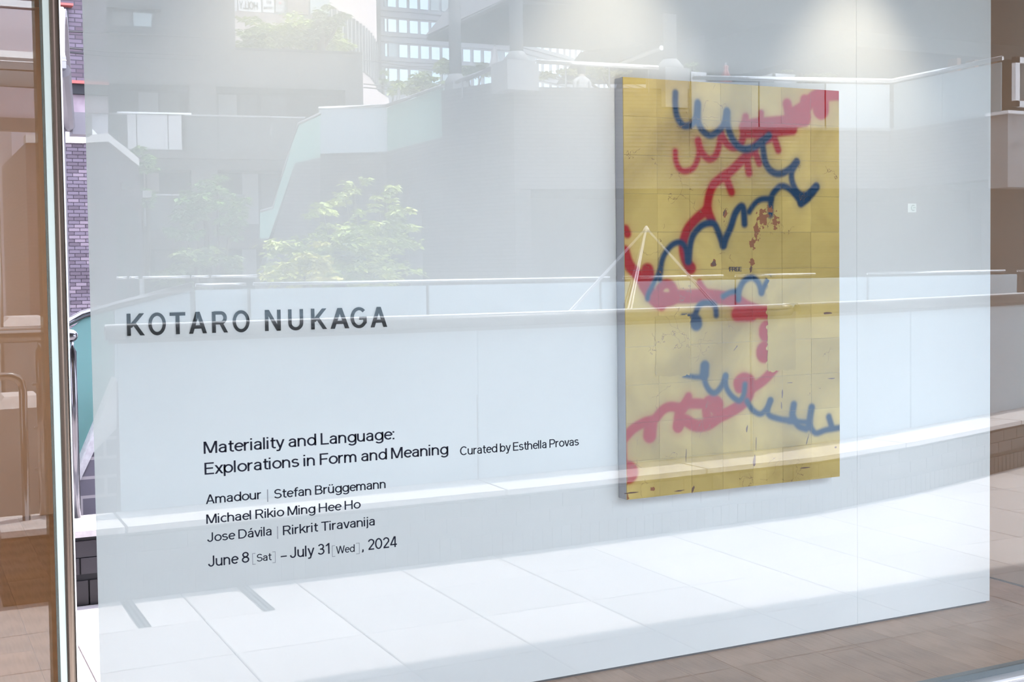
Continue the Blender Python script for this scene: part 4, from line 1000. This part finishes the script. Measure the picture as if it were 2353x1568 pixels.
ht = [(hc.x+.008*16*math.sin(t)**3*.55, -Ds+.05, hc.z+.005*(13*math.cos(t)-5*math.cos(2*t)-2*math.cos(3*t)-math.cos(4*t))*.8) for t in [k*2*PI/20 for k in range(20)]]
obj('heart_mark', prism(ht, (0, -.03, 0)), mat('heart_red', (.7, .04, .04), .5), sb3)

# -- far office block
Do = 185.0
of = thing('office_tower', 'distant grey office block with rows of bright square windows', 'building', (V(1000, 100, Do).x, -Do, -4))
op = [(866, Do), (1000, Do), (1180, Do), (1300, Do+9), (1400, Do+22), (1520, Do+42)]
oc = [(V(a, 100, D).x, -D) for a, D in op]
obj('facade', wallstrip(oc, -4, 75, 6), M_office, of)
obj('dark_return', box(V(862, 100, Do-6).x, V(876, 100, Do-6).x, -Do-3, -Do+6, -4, 75), M_dark, of)
rows = [(V(1000, y, Do).z, V(1000, y+28, Do).z) for y in (-3, 53.5, 109.5, 165)]
xs_ = [880.5]+[892+24.6*k for k in range(6)]
cols = [(885, 4)]+[(893+24.7*k, 18) for k in range(6)]+[(1042+24*k-2, 16) for k in range(7)]+[(1208, 14), (1230, 13), (1249, 12), (1267, 11), (1284, 10)]+[(1299+13*k, 8) for k in range(8)]
random.seed(3)
def plane_at(px):
    for (a, A_), (b, B_2) in zip(op[:-1], op[1:]):
        if a <= px <= b: return A_+(B_2-A_)*(px-a)/(b-a)
    return op[-1][1]
wn = 0
for ri, (zt, zb) in enumerate(rows):
    for ci, (cx, w) in enumerate(cols):
        D = plane_at(cx); p = V(cx, 100, D-.3); q = V(cx+w, 100, plane_at(cx+w)-.3)
        dim = random.random() < (.28 if ci < 7 else .12)
        g = prism([(p.x, p.y, zb), (q.x, q.y, zb), (q.x, q.y, zt), (p.x, p.y, zt)], (0, -.4, 0))
        obj('window', g, M_officedim if dim else M_skyglass, of)
for y in (33, 47, 90, 103, 146, 159, 202):
    z = V(1000, y, Do).z
    obj('ledge', wallstrip([(a, b+.5) for a, b in oc], z-.12, z+.12, .5), M_offline, of)

# -- upper terrace: retaining wall, ramp, balustrades, pavilion
ch = [(10.1, -28.5), (11.55, -27.4), (11.5, -23.6), (12.26, -21.4), (16.12, -20.28), (20.75, -19.0), (20.6, -15.6)]
ut = thing('retaining_wall', 'high grey brick retaining wall of the upper terrace across the court', 'wall', (14, -21, -4))
Zt = 4.72
obj('brick_wall', wallstrip(ch[:3], -4, Zt, .5), M_ret, ut)
obj('brick_wall', wallstrip(ch[2:4], 1.2, 5.78, .5), M_retB if False else M_ret, ut)
obj('brick_wall', wallstrip(ch[3:5], 3.4, 5.62, .5), M_ret, ut)
obj('brick_wall', wallstrip(ch[4:6], 3.4, Zt, .5), M_ret, ut)
obj('brick_wall', wallstrip(ch[5:], 3.4, Zt, .5), M_retB, ut)
obj('coping', wallstrip([(a, b+.05) for a, b in ch[4:]], Zt, Zt+.06, .5), M_conc, ut)
# underside and recessed dark wall beneath the terrace
uz = [(12.3, -21.5), (15.35, -20.6), (20.7, -19.2), (34, -18.5), (34, -32), (12.3, -32)]
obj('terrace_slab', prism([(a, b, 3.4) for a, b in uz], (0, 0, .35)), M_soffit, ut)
obj('recess_wall', wallstrip([(11.2, -25), (14, -24.5), (34, -23.5)], -4, 3.4, .4), brickmat('recess_brick', (.10, .10, .11), (.13, .13, .14), (.05, .05, .05), .6, .15), ut)
# ramp wall and narrow cyan glass going down to the left
Dr = 26.5
rp = thing('ramp_wall', 'sloping grey wall with narrow cyan glass edge running down to the left', 'wall', tuple(V(650, 640, Dr)))
obj('brick_face', prism(poly([(678, 374), (736, 360), (736, 690), (590, 690), (600, 640)], Dr), (0, -.4, 0)), M_ret, rp)
obj('glass_edge', prism(poly([(685, 287), (736, 263), (736, 362), (678, 375), (618, 548), (598, 548), (598, 487), (626, 480), (655, 380)], Dr-.1), (0, -.05, 0)), M_cyan, rp)
obj('handrail', tube([V(598, 486, Dr-.1), V(626, 478, Dr-.1), V(655, 378, Dr-.1), V(685, 285, Dr-.1), V(737, 261, Dr-.1)], .035, 8), M_steel, rp)
# balustrades of the upper terrace
ub = thing('glass_balustrade', 'pale cyan glass balustrade on the high wall left of the pavilion', 'balustrade', (11, -26, Zt))
obj('glass_panel', wallstrip([(a, b+.1) for a, b in ch[:2]], Zt, 5.85, .03), frosted('lit_cyan_glass', (.62, .70, .76), .4), ub)  # paler copy of the cyan glass, its lit tone put into the colour
obj('glass_panel', wallstrip([(a+.05, b) for a, b in ch[1:3]], Zt, 5.85, .03), M_cyan, ub)
obj('handrail', tube([(a, b+.1, 5.89) for a, b in ch[:2]], .045, 10), M_steel_b, ub, smooth=True)
obj('handrail', tube([(a, b+.1, 5.89) for a, b in ch[1:3]], .045, 10), M_steel, ub, smooth=True)
ub2 = thing('glass_balustrade', 'white glass balustrade with steel rail above the gold panel reflection', 'balustrade', (18, -19.7, Zt))
g4, g5, g6 = Vector((16.12, -20.28)), Vector(ch[5]), Vector(ch[6])
for k in range(3):
    a = g4.lerp(g5, k/3); b = g4.lerp(g5, (k+1)/3-.008)
    obj('glass_panel', wallstrip([(a.x, a.y+.05), (b.x, b.y+.05)], Zt, 5.78, .03), frosted('milky_glass_%d' % k, (.60, .66, .70), .4), ub2)
obj('handrail', tube([(g4.x, g4.y+.08, 5.86), (g5.x, g5.y+.08, 5.86)], .055, 10), M_steel_b, ub2, smooth=True)
ub3 = thing('glass_balustrade', 'glass balustrade with steel rail along the right wing of the upper terrace', 'balustrade', (20.7, -17.3, Zt))
for k in range(2):
    a = g5.lerp(g6, k/2+.04*(k == 0)); b = g5.lerp(g6, (k+1)/2-.01)
    obj('glass_panel', wallstrip([(a.x, a.y), (b.x, b.y)], Zt, 5.78, .03), frosted('grey_milky_glass_%d' % k, (.42, .48, .50), .4), ub3)
obj('handrail', tube([(g5.x, g5.y, 5.86), (g6.x, g6.y, 5.86)], .05, 10), M_steel_b, ub3, smooth=True)
ur = thing('upper_railing', 'steel handrail on thin posts along the pavilion parapet', 'railing', (12.5, -21, 5.7))
obj('handrail', tube([V(1232, 141, 20.2), V(1512, 156, 19.8)], .05, 10), M_steel_b, ur, smooth=True)
for px in (1300, 1400, 1490):
    p = V(px, 148, 20.4); obj('post', tube([p, (p.x, p.y, 5.5)], .02, 8), M_steel, ur)
ur2 = thing('sloping_railing', 'dark steel handrail sloping up to the pavilion pedestal', 'railing', (12, -23, 5.6))
obj('handrail', tube([V(1048, 188, 23.2), V(1095, 172, 22.5), V(1150, 148, 21.8)], .05, 10), M_steel, ur2, smooth=True)
for px, py in ((1062, 185), (1100, 172), (1137, 155)):
    p = V(px, py, 22.6); obj('post', tube([p, (p.x, p.y, 5.5)], .02, 8), M_steel, ur2)
# pavilion
pv = thing('pavilion', 'pavilion with dark hipped slate roof on round columns on the upper terrace', 'pavilion', (16, -24, Zt))
Ac, Bc, Cc, Dc, Ec = V(985, 93, 26.5), V(1162, 9, 18.5), V(1290, 17, 18.5), V(1345, 117, 28), V(1900, 60, 17.5)
zc = Ac.z
zs_ = 8.0
Ac = VZ(985, 93, zs_); Bc = VZ(1162, 9, zs_); Cc = VZ(1700, 22, zs_); Dc = VZ(1345, 116, zs_)
Ec = Vector((Cc.x+8, Cc.y, zs_)); Gc = Vector((Cc.x+8, Dc.y, zs_))
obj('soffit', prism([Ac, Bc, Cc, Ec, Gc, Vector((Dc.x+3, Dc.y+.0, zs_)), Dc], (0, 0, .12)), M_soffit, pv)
ridge = Vector(((Ac.x+Bc.x)/2+3.2, (Ac.y+Bc.y)/2, zs_+4.6))
ridge2 = ridge+Vector((14, 0, 0))
rv = [Ac+Vector((-.1, 0, .13)), Bc+Vector((0, .1, .13)), Ec+Vector((0, .1, .13)), Gc+Vector((0, 0, .13)), ridge, ridge2]
obj('roof', ([tuple(q) for q in rv], [(0, 1, 4), (1, 2, 5, 4), (2, 3, 5), (3, 0, 4, 5), (0, 3, 2, 1)]), M_roof, pv)
obj('eave_trim', tube([Ac+Vector((0, 0, .06)), Bc+Vector((0, 0, .06)), Ec+Vector((0, 0, .06))], .06, 6), M_colm, pv)
obj('inner_roof_beam', prism([V(1290, 190, 27), V(1345, 117, 27), V(1620, 80, 22), V(1620, 190, 22)], (0, -.3, 0)), M_colm, pv)
obj('inner_rail_beam', tube([V(1424, 146, 24), V(1520, 110, 22)], .06, 8), M_steel_b, pv)
def column(px, D, hw, ztop, pedw, pz1, pz0, capw):
    c = V(px, 200, D); s = (D+3.15)*1.0/math.cos(0)  # local scale
    k = abs(V(px+1, 200, D).x-V(px, 200, D).x)
    r_ = hw*k
    obj('column', lathe(c.x, c.y, [(r_, pz1+.1), (r_, ztop)], 24), M_colm, pv, smooth=True)
    if capw: obj('column_base', lathe(c.x, c.y, [(capw*k, pz1-.02), (capw*k, pz1+.06), (r_*1.1, pz1+.22)], 24), M_conc, pv, smooth=True)
    obj('pedestal', box(c.x-pedw*k, c.x+pedw*k, c.y-.5, c.y+.3, pz0, pz1), M_conc, pv)
column(1047, 23.9, 13, zs_, 18, V(1047, 193, 23.9).z, 4.7, 22)
column(1188, 21.3, 14, zs_+.0, 36, V(1188, 143, 21.3).z, 5.5, 27)
column(1540, 20.6, 13, zs_, 28, V(1540, 160, 20.6).z, 5.2, 26)
# planters and dark hedge backdrop under the pavilion, white umbrellas, red umbrella
def umbrella(px, ytop, ybot, D, hw, m, label):
    a, b = V(px, ytop, D), V(px, ybot, D); k = abs(V(px+1, 200, D).x-V(px, 200, D).x)
    t = thing('closed_parasol', label, 'parasol', (a.x, a.y, 4.7))
    h = a.z-b.z; v, f = [], []
    prof = [(.05, 1.0), (.42, .86), (.34, .7), (.7, .35), (1.0, 0)]
    sg = 12
    for rr, tz in prof:
        for q in range(sg):
            an = 2*PI*q/sg; R2 = rr*hw*k*(1 if q % 2 else .72); v.append((a.x+R2*math.cos(an), a.y+R2*math.sin(an), b.z+tz*h))
    for i in range(len(prof)-1):
        for q in range(sg):
            f.append((i*sg+q, i*sg+(q+1) % sg, (i+1)*sg+(q+1) % sg, (i+1)*sg+q))
    f.append(tuple(range(sg)))
    obj('canopy_cloth', (v, f), m, t)
    obj('pole', lathe(a.x, a.y, [(.03, 4.7), (.03, a.z+.03)], 8), M_steel, t)
M_canvas = mat('off_white_canvas', (.62, .58, .58), .85)
umbrella(1137, 104, 158, 25.5, 14, M_canvas, 'closed off-white parasol between the two left columns')
umbrella(916, 203, 250, 30, 10, M_canvas, 'closed off-white parasol behind the cyan balustrade')
umbrella(1668, 147, 190, 22.5, 12, M_red, 'closed red parasol above the gold panel')
def planter(px0, py0, px1, D, label):
    a, b = V(px0, py0, D), V(px1, py0, D)
    t = thing('planter', label, 'planter', ((a.x+b.x)/2, a.y-.3, 4.7))
    obj('box', join(box(a.x, b.x, a.y-.6, a.y-.55, 4.7, a.z), box(a.x, b.x, a.y-.05, a.y, 4.7, a.z), box(a.x, a.x+.05, a.y-.6, a.y, 4.7, a.z), box(b.x-.05, b.x, a.y-.6, a.y, 4.7, a.z)), M_white, t)
    obj('soil', box(a.x+.04, b.x-.04, a.y-.57, a.y-.03, 4.7, a.z-.05), M_bark, t)
planter(1584, 164, 1627, 21.5, 'white planter box left of the red parasol')
planter(1778, 168, 1830, 21.5, 'white planter box right of the red parasol')
bk = thing('terrace_room', 'dark glazed room at the back of the upper terrace', 'building', (20, -27, 4.7))
obj('back_wall', box(V(1580, 100, 27).x, 40, -27.6, -27, 4.0, 7.9), M_soffit, bk)
for px in (2206, 2247, 2290):
    p = V(px, 130, 20); q = V(px+9, 130, 20)
    obj('timber_post', box(p.x, q.x, -20.4, -20.1, 4.7, V(px, 130, 20.2).z), M_orange, bk)
obj('upper_slab', box(V(1990, 100, 19.5).x, 40, -27, -19.8, V(2200, 131, 20).z, 7.9), M_soffit, bk)
# white framed window and pale wall at the right end
re_ = thing('white_window_bay', 'white-framed window bay at the far right end of the upper terrace', 'building', (22, -15, -4))
a = V(2316, 255, 15.4)
obj('pale_wall', box(a.x, a.x+10, -15.9, -15.4, V(2320, 430, 15.4).z, V(2320, 262, 15.4).z), M_conc, re_)
obj('pale_coping', box(a.x-.1, a.x+10, -15.9, -15.3, V(2320, 262, 15.4).z, V(2320, 255, 15.4).z), M_white, re_)
p, q = V(2334, 130, 15.4), V(2420, 250, 15.4)
for g in (box(p.x, p.x+.12, -15.5, -15.4, q.z, p.z), box(p.x, q.x, -15.5, -15.4, q.z, q.z+.12), box(p.x, q.x, -15.5, -15.4, p.z-.12, p.z)):
    obj('window_frame', g, M_white, re_)
obj('pane', box(p.x+.1, q.x, -15.56, -15.5, q.z+.1, p.z-.1), M_darkglass, re_)
obj('base', box(a.x-.2, a.x+10, -16.2, -15.9, -4, V(2320, 430, 15.4).z), M_dark, re_)
# taller wings added to block low sky on both sides (mostly outside the frame)
rw = thing('sky_blocking_wing', 'grey tiled wing added to block low sky beyond the white window bay', 'building', (49, -10, -4))
obj('wing_wall', box(42, 56, -40, 2, -4, 24), M_ret, rw)
lw = thing('sky_blocking_wing', 'purple brick wing added to block low sky behind the walkway canopy, out to the left', 'building', (-16, -18, -4))
obj('wing_wall', box(-30, -9, -45, 2, -4, 20), M_apt, lw)
# exit sign under the terrace
p = V(2098, 478, 18.8)
es = thing('exit_sign', 'small lit green and white exit sign under the upper terrace', 'sign', tuple(p))
M_lit = bpy.data.materials.new('lit_sign_white'); M_lit.use_nodes = True; b_ = bsdf(M_lit); b_.inputs['Base Color'].default_value = (.9, .95, .92, 1); b_.inputs['Emission Color'].default_value = (.8, 1, .9, 1); b_.inputs['Emission Strength'].default_value = 1.2
obj('housing', box(p.x-.10, p.x+.10, p.y-.06, p.y, p.z-.1, p.z+.1), M_lit, es)
arc = [(p.x+.055*math.cos(t), p.y+.005, p.z+.06*math.sin(t)) for t in [PI*(.3+1.4*k/12) for k in range(13)]]
obj('mark', tube(arc, .014, 6), M_green, es); obj('mark', tube([(p.x-.0, p.y+.005, p.z), (p.x+.06, p.y+.005, p.z+.01)], .014, 6), M_green, es)
obj('hanger', tube([(p.x, p.y-.03, p.z+.1), (p.x, p.y-.03, 3.4)], .01, 6), M_frame, es)

# ------------------------------------------------------------------ greenery
def leafcloud(blobs, n, size, seed, flat=.55):
    rnd = random.Random(seed); v, f = [], []
    tot = sum(rx*rz for *_, rx, ry, rz in blobs)
    for (cx, cy, cz, rx, ry, rz) in blobs:
        m_ = int(n*rx*rz/tot)
        cl = [(rnd.gauss(0, .42), rnd.gauss(0, .42), rnd.gauss(0, .42)) for _ in range(max(4, m_//45))]
        for _ in range(m_):
            c = rnd.choice(cl)
            p = Vector((cx+(c[0]+rnd.gauss(0, .13))*rx*1.15, cy+(c[1]+rnd.gauss(0, .13))*ry, cz+(c[2]+rnd.gauss(0, .09))*rz*1.15))
            s = size*rnd.uniform(.6, 1.3); a = rnd.uniform(0, 2*PI); ti = rnd.uniform(-.7, .7)
            u = Vector((math.cos(a), math.sin(a), ti*.5)); w = Vector((-math.sin(a), math.cos(a), rnd.uniform(-.6, .2)))
            b = len(v)
            v += [tuple(p), tuple(p+u*s*.5+w*s*.28), tuple(p+u*s*1.1-Vector((0, 0, s*.25))), tuple(p+u*s*.5-w*s*.28)]
            f += [(b, b+1, b+2), (b, b+2, b+3)]
    return v, f
def tree(name, label, cat, blobs_px, D, n, size, m, seed, trunk=None, zb=-4, grp=None):
    k = abs(V(blobs_px[0][0]+1, 200, D).x-V(blobs_px[0][0], 200, D).x)*.95
    bl3 = []
    for (cx, cy, rx, rz) in blobs_px:
        c = V(cx, cy, D); bl3.append((c.x, c.y, c.z, rx*k, rx*k*.8, rz*k))
    base = V(trunk[0] if trunk else blobs_px[0][0], 600, D)
    t = thing(name, label, cat, (base.x, base.y, zb), grp)
    o = obj('foliage', leafcloud(bl3, n, size, seed), m, t); o['kind'] = 'stuff'
    top = bl3[0]
    mid = Vector((base.x+(top[0]-base.x)*.4, base.y, (zb+top[2])*.5+.3))
    obj('trunk', tube([(base.x, base.y, zb), mid, (top[0], top[1], top[2])], [.16*D/26, .11*D/26, .03*D/26], 8), M_bark, t, smooth=True)
    for b in bl3[:5]:
        obj('branch', tube([mid, ((mid.x+b[0])/2+.1, b[1], (mid.z+b[2])/2), (b[0], b[1], b[2])], [.06*D/26, .04*D/26, .015*D/26], 6), M_bark, t)
    return t
tree('maple_tree', 'bushy yellow-green maple in front of the retaining wall', 'tree', [(800, 560, 90, 60), (740, 480, 32, 25), (890, 545, 62, 60), (690, 590, 60, 40), (860, 620, 90, 40), (760, 620, 90, 35), (915, 500, 35, 30)], 14, 7000, .10, M_leaf, 1, (840,))
tree('sapling', 'sparse sapling with thin upright twigs, left of two above the maple', 'tree', [(812, 420, 28, 30), (795, 460, 30, 25)], 15, 320, .09, M_leaf, 2, (830,))
tree('sapling', 'sparse sapling with thin upright twigs, right of two above the maple', 'tree', [(886, 432, 22, 35), (870, 470, 35, 22)], 15, 360, .09, M_leaf, 3, (880,))
tree('azalea_bush', 'low yellow-green bush left of the maple behind the rail', 'bush', [(700, 620, 60, 30), (640, 640, 38, 20), (730, 600, 40, 28)], 12, 3200, .075, M_leaf_y, 4, (690,))
tree('garden_tree', 'loose green tree with forked trunk before the apartment block', 'tree', [(470, 455, 50, 32), (530, 490, 40, 32), (440, 490, 45, 25), (425, 540, 40, 22), (500, 425, 32, 22), (520, 530, 32, 25)], 28, 3600, .17, M_leaf_f, 5, (485,))
tree('garden_tree', 'low dim green tree below the forked one', 'tree', [(450, 600, 60, 35), (400, 640, 60, 30), (520, 600, 35, 35), (395, 680, 50, 25)], 27, 2200, .17, M_leaf_d, 6, (450,))
tree('small_tree', 'small light green tree behind the sloped coping of the brick house', 'tree', [(312, 348, 20, 16), (335, 380, 24, 24), (340, 440, 16, 30)], 30, 900, .16, M_leaf_f, 7, (330,))
tree('roof_shrubs', 'wide mass of pale shrubs on the roof of the apartment block', 'bush', [(660, 80, 80, 32), (600, 95, 50, 25), (740, 95, 60, 30), (570, 100, 30, 16), (780, 105, 30, 18)], 47, 6500, .26, M_leaf, 8, (660,), zb=9)
tree('cypress', 'small upright cypress on the apartment roof', 'tree', [(740, 55, 16, 42), (765, 50, 12, 20), (786, 35, 10, 16)], 46, 1500, .24, M_leaf_d, 9, (745,), zb=9)
tree('terrace_tree', 'light green layered tree left of the first pavilion column', 'tree', [(975, 185, 36, 14), (950, 205, 40, 14), (985, 200, 36, 14)], 30, 1700, .15, M_leaf, 10, (970,), zb=4.5)
tree('terrace_tree', 'green tree between the pavilion columns', 'tree', [(1075, 165, 24, 18), (1110, 160, 26, 16), (1020, 155, 22, 18)], 29, 1500, .15, M_leaf, 11, (1070,), zb=4.5)
tree('terrace_shrub', 'yellow-green shrub under the pavilion roof', 'bush', [(1430, 170, 45, 14), (1380, 165, 40, 14), (1320, 165, 25, 12), (1255, 165, 20, 10)], 25, 1900, .13, M_leaf_y, 12, (1400,), zb=4.5)
tree('terrace_shrub', 'green shrub right of the red parasol', 'bush', [(1840, 152, 45, 10), (1790, 156, 30, 8), (1870, 165, 40, 12)], 23.5, 1500, .12, M_leaf, 13, (1840,), zb=4.5)
tree('terrace_shrub', 'thin potted plant in the planter left of the red parasol', 'bush', [(1592, 155, 7, 14)], 21.8, 160, .10, M_leaf_d, 14, (1592,), zb=4.7)
tree('garden_tree', 'dark tree at the foot of the office block', 'tree', [(880, 185, 14, 16), (905, 195, 18, 14)], 110, 500, .5, M_leaf_d, 15, (885,))

# seated person seen over the parapet (head and shoulders)
hp = V(1337, 162, 23.0)
ps = thing('person', 'person in a white shirt with short dark hair sitting behind the parapet', 'person', (hp.x, hp.y, 4.72))
me = bpy.data.meshes.new('body')
jv = [(0, 0, -.62), (0, 0, -.38), (0, 0, -.22), (0, 0, -.12), (0, -.01, 0), (0, -.01, .07), (.19, 0, -.24), (.23, .02, -.5), (.2, -.22, -.6), (-.19, 0, -.24), (-.23, .02, -.5), (-.2, -.22, -.6), (.1, -.05, -.74), (.12, -.45, -.74), (.12, -.47, -1.1), (-.1, -.05, -.74), (-.12, -.45, -.74), (-.12, -.47, -1.1)]
je = [(0, 1), (1, 2), (2, 3), (3, 4), (4, 5), (2, 6), (6, 7), (7, 8), (2, 9), (9, 10), (10, 11), (0, 12), (12, 13), (13, 14), (0, 15), (15, 16), (16, 17)]
jr = [.15, .15, .13, .055, .085, .07, .065, .045, .032, .065, .045, .032, .1, .075, .05, .1, .075, .05]
me.from_pydata([tuple(Vector(q)) for q in jv], je, []); me.materials.append(M_white)
bo_ = bpy.data.objects.new('body', me); COL.objects.link(bo_); bo_.parent = ps; bo_.location = (0, 0, hp.z-4.72)
sk = bo_.modifiers.new('skin', 'SKIN'); ss = bo_.modifiers.new('sub', 'SUBSURF'); ss.levels = 1; ss.render_levels = 2
for i, q in enumerate(me.skin_vertices[0].data): q.radius = (jr[i], jr[i]*.8); q.use_root = (i == 0)
dg = bpy.context.evaluated_depsgraph_get(); m2 = bpy.data.meshes.new_from_object(bo_.evaluated_get(dg)); bo_.modifiers.clear(); bo_.data = m2; m2.name = 'body'
m2.materials.clear(); m2.materials.append(M_canvas); m2.materials.append(M_skin)
for p_ in m2.polygons:
    if p_.center.z > -.13: p_.material_index = 1
m2.shade_smooth()
hv, hf = lathe(hp.x, hp.y-.02, [(.03, hp.z+.13), (.085, hp.z+.11), (.105, hp.z+.05), (.105, hp.z-.02), (.085, hp.z-.08), (.05, hp.z-.09)], 14)
obj('hair', (hv, hf), M_hair, ps, smooth=True)

# cables crossing in front of the pink building
for k, (ya, yb) in enumerate(((138, 152), (193, 198), (201, 206))):
    a, b = V(836, ya, 38), V(1050, yb, 38); mdl = (a+b)/2; mdl.z -= .12
    tag(obj('cable', tube([a, mdl, b], .02, 6), M_cable, loc=a), ['highest of three thin cables right of the apartment block', 'middle of three thin cables right of the apartment block', 'lowest of three thin cables right of the apartment block'][k], 'cable')
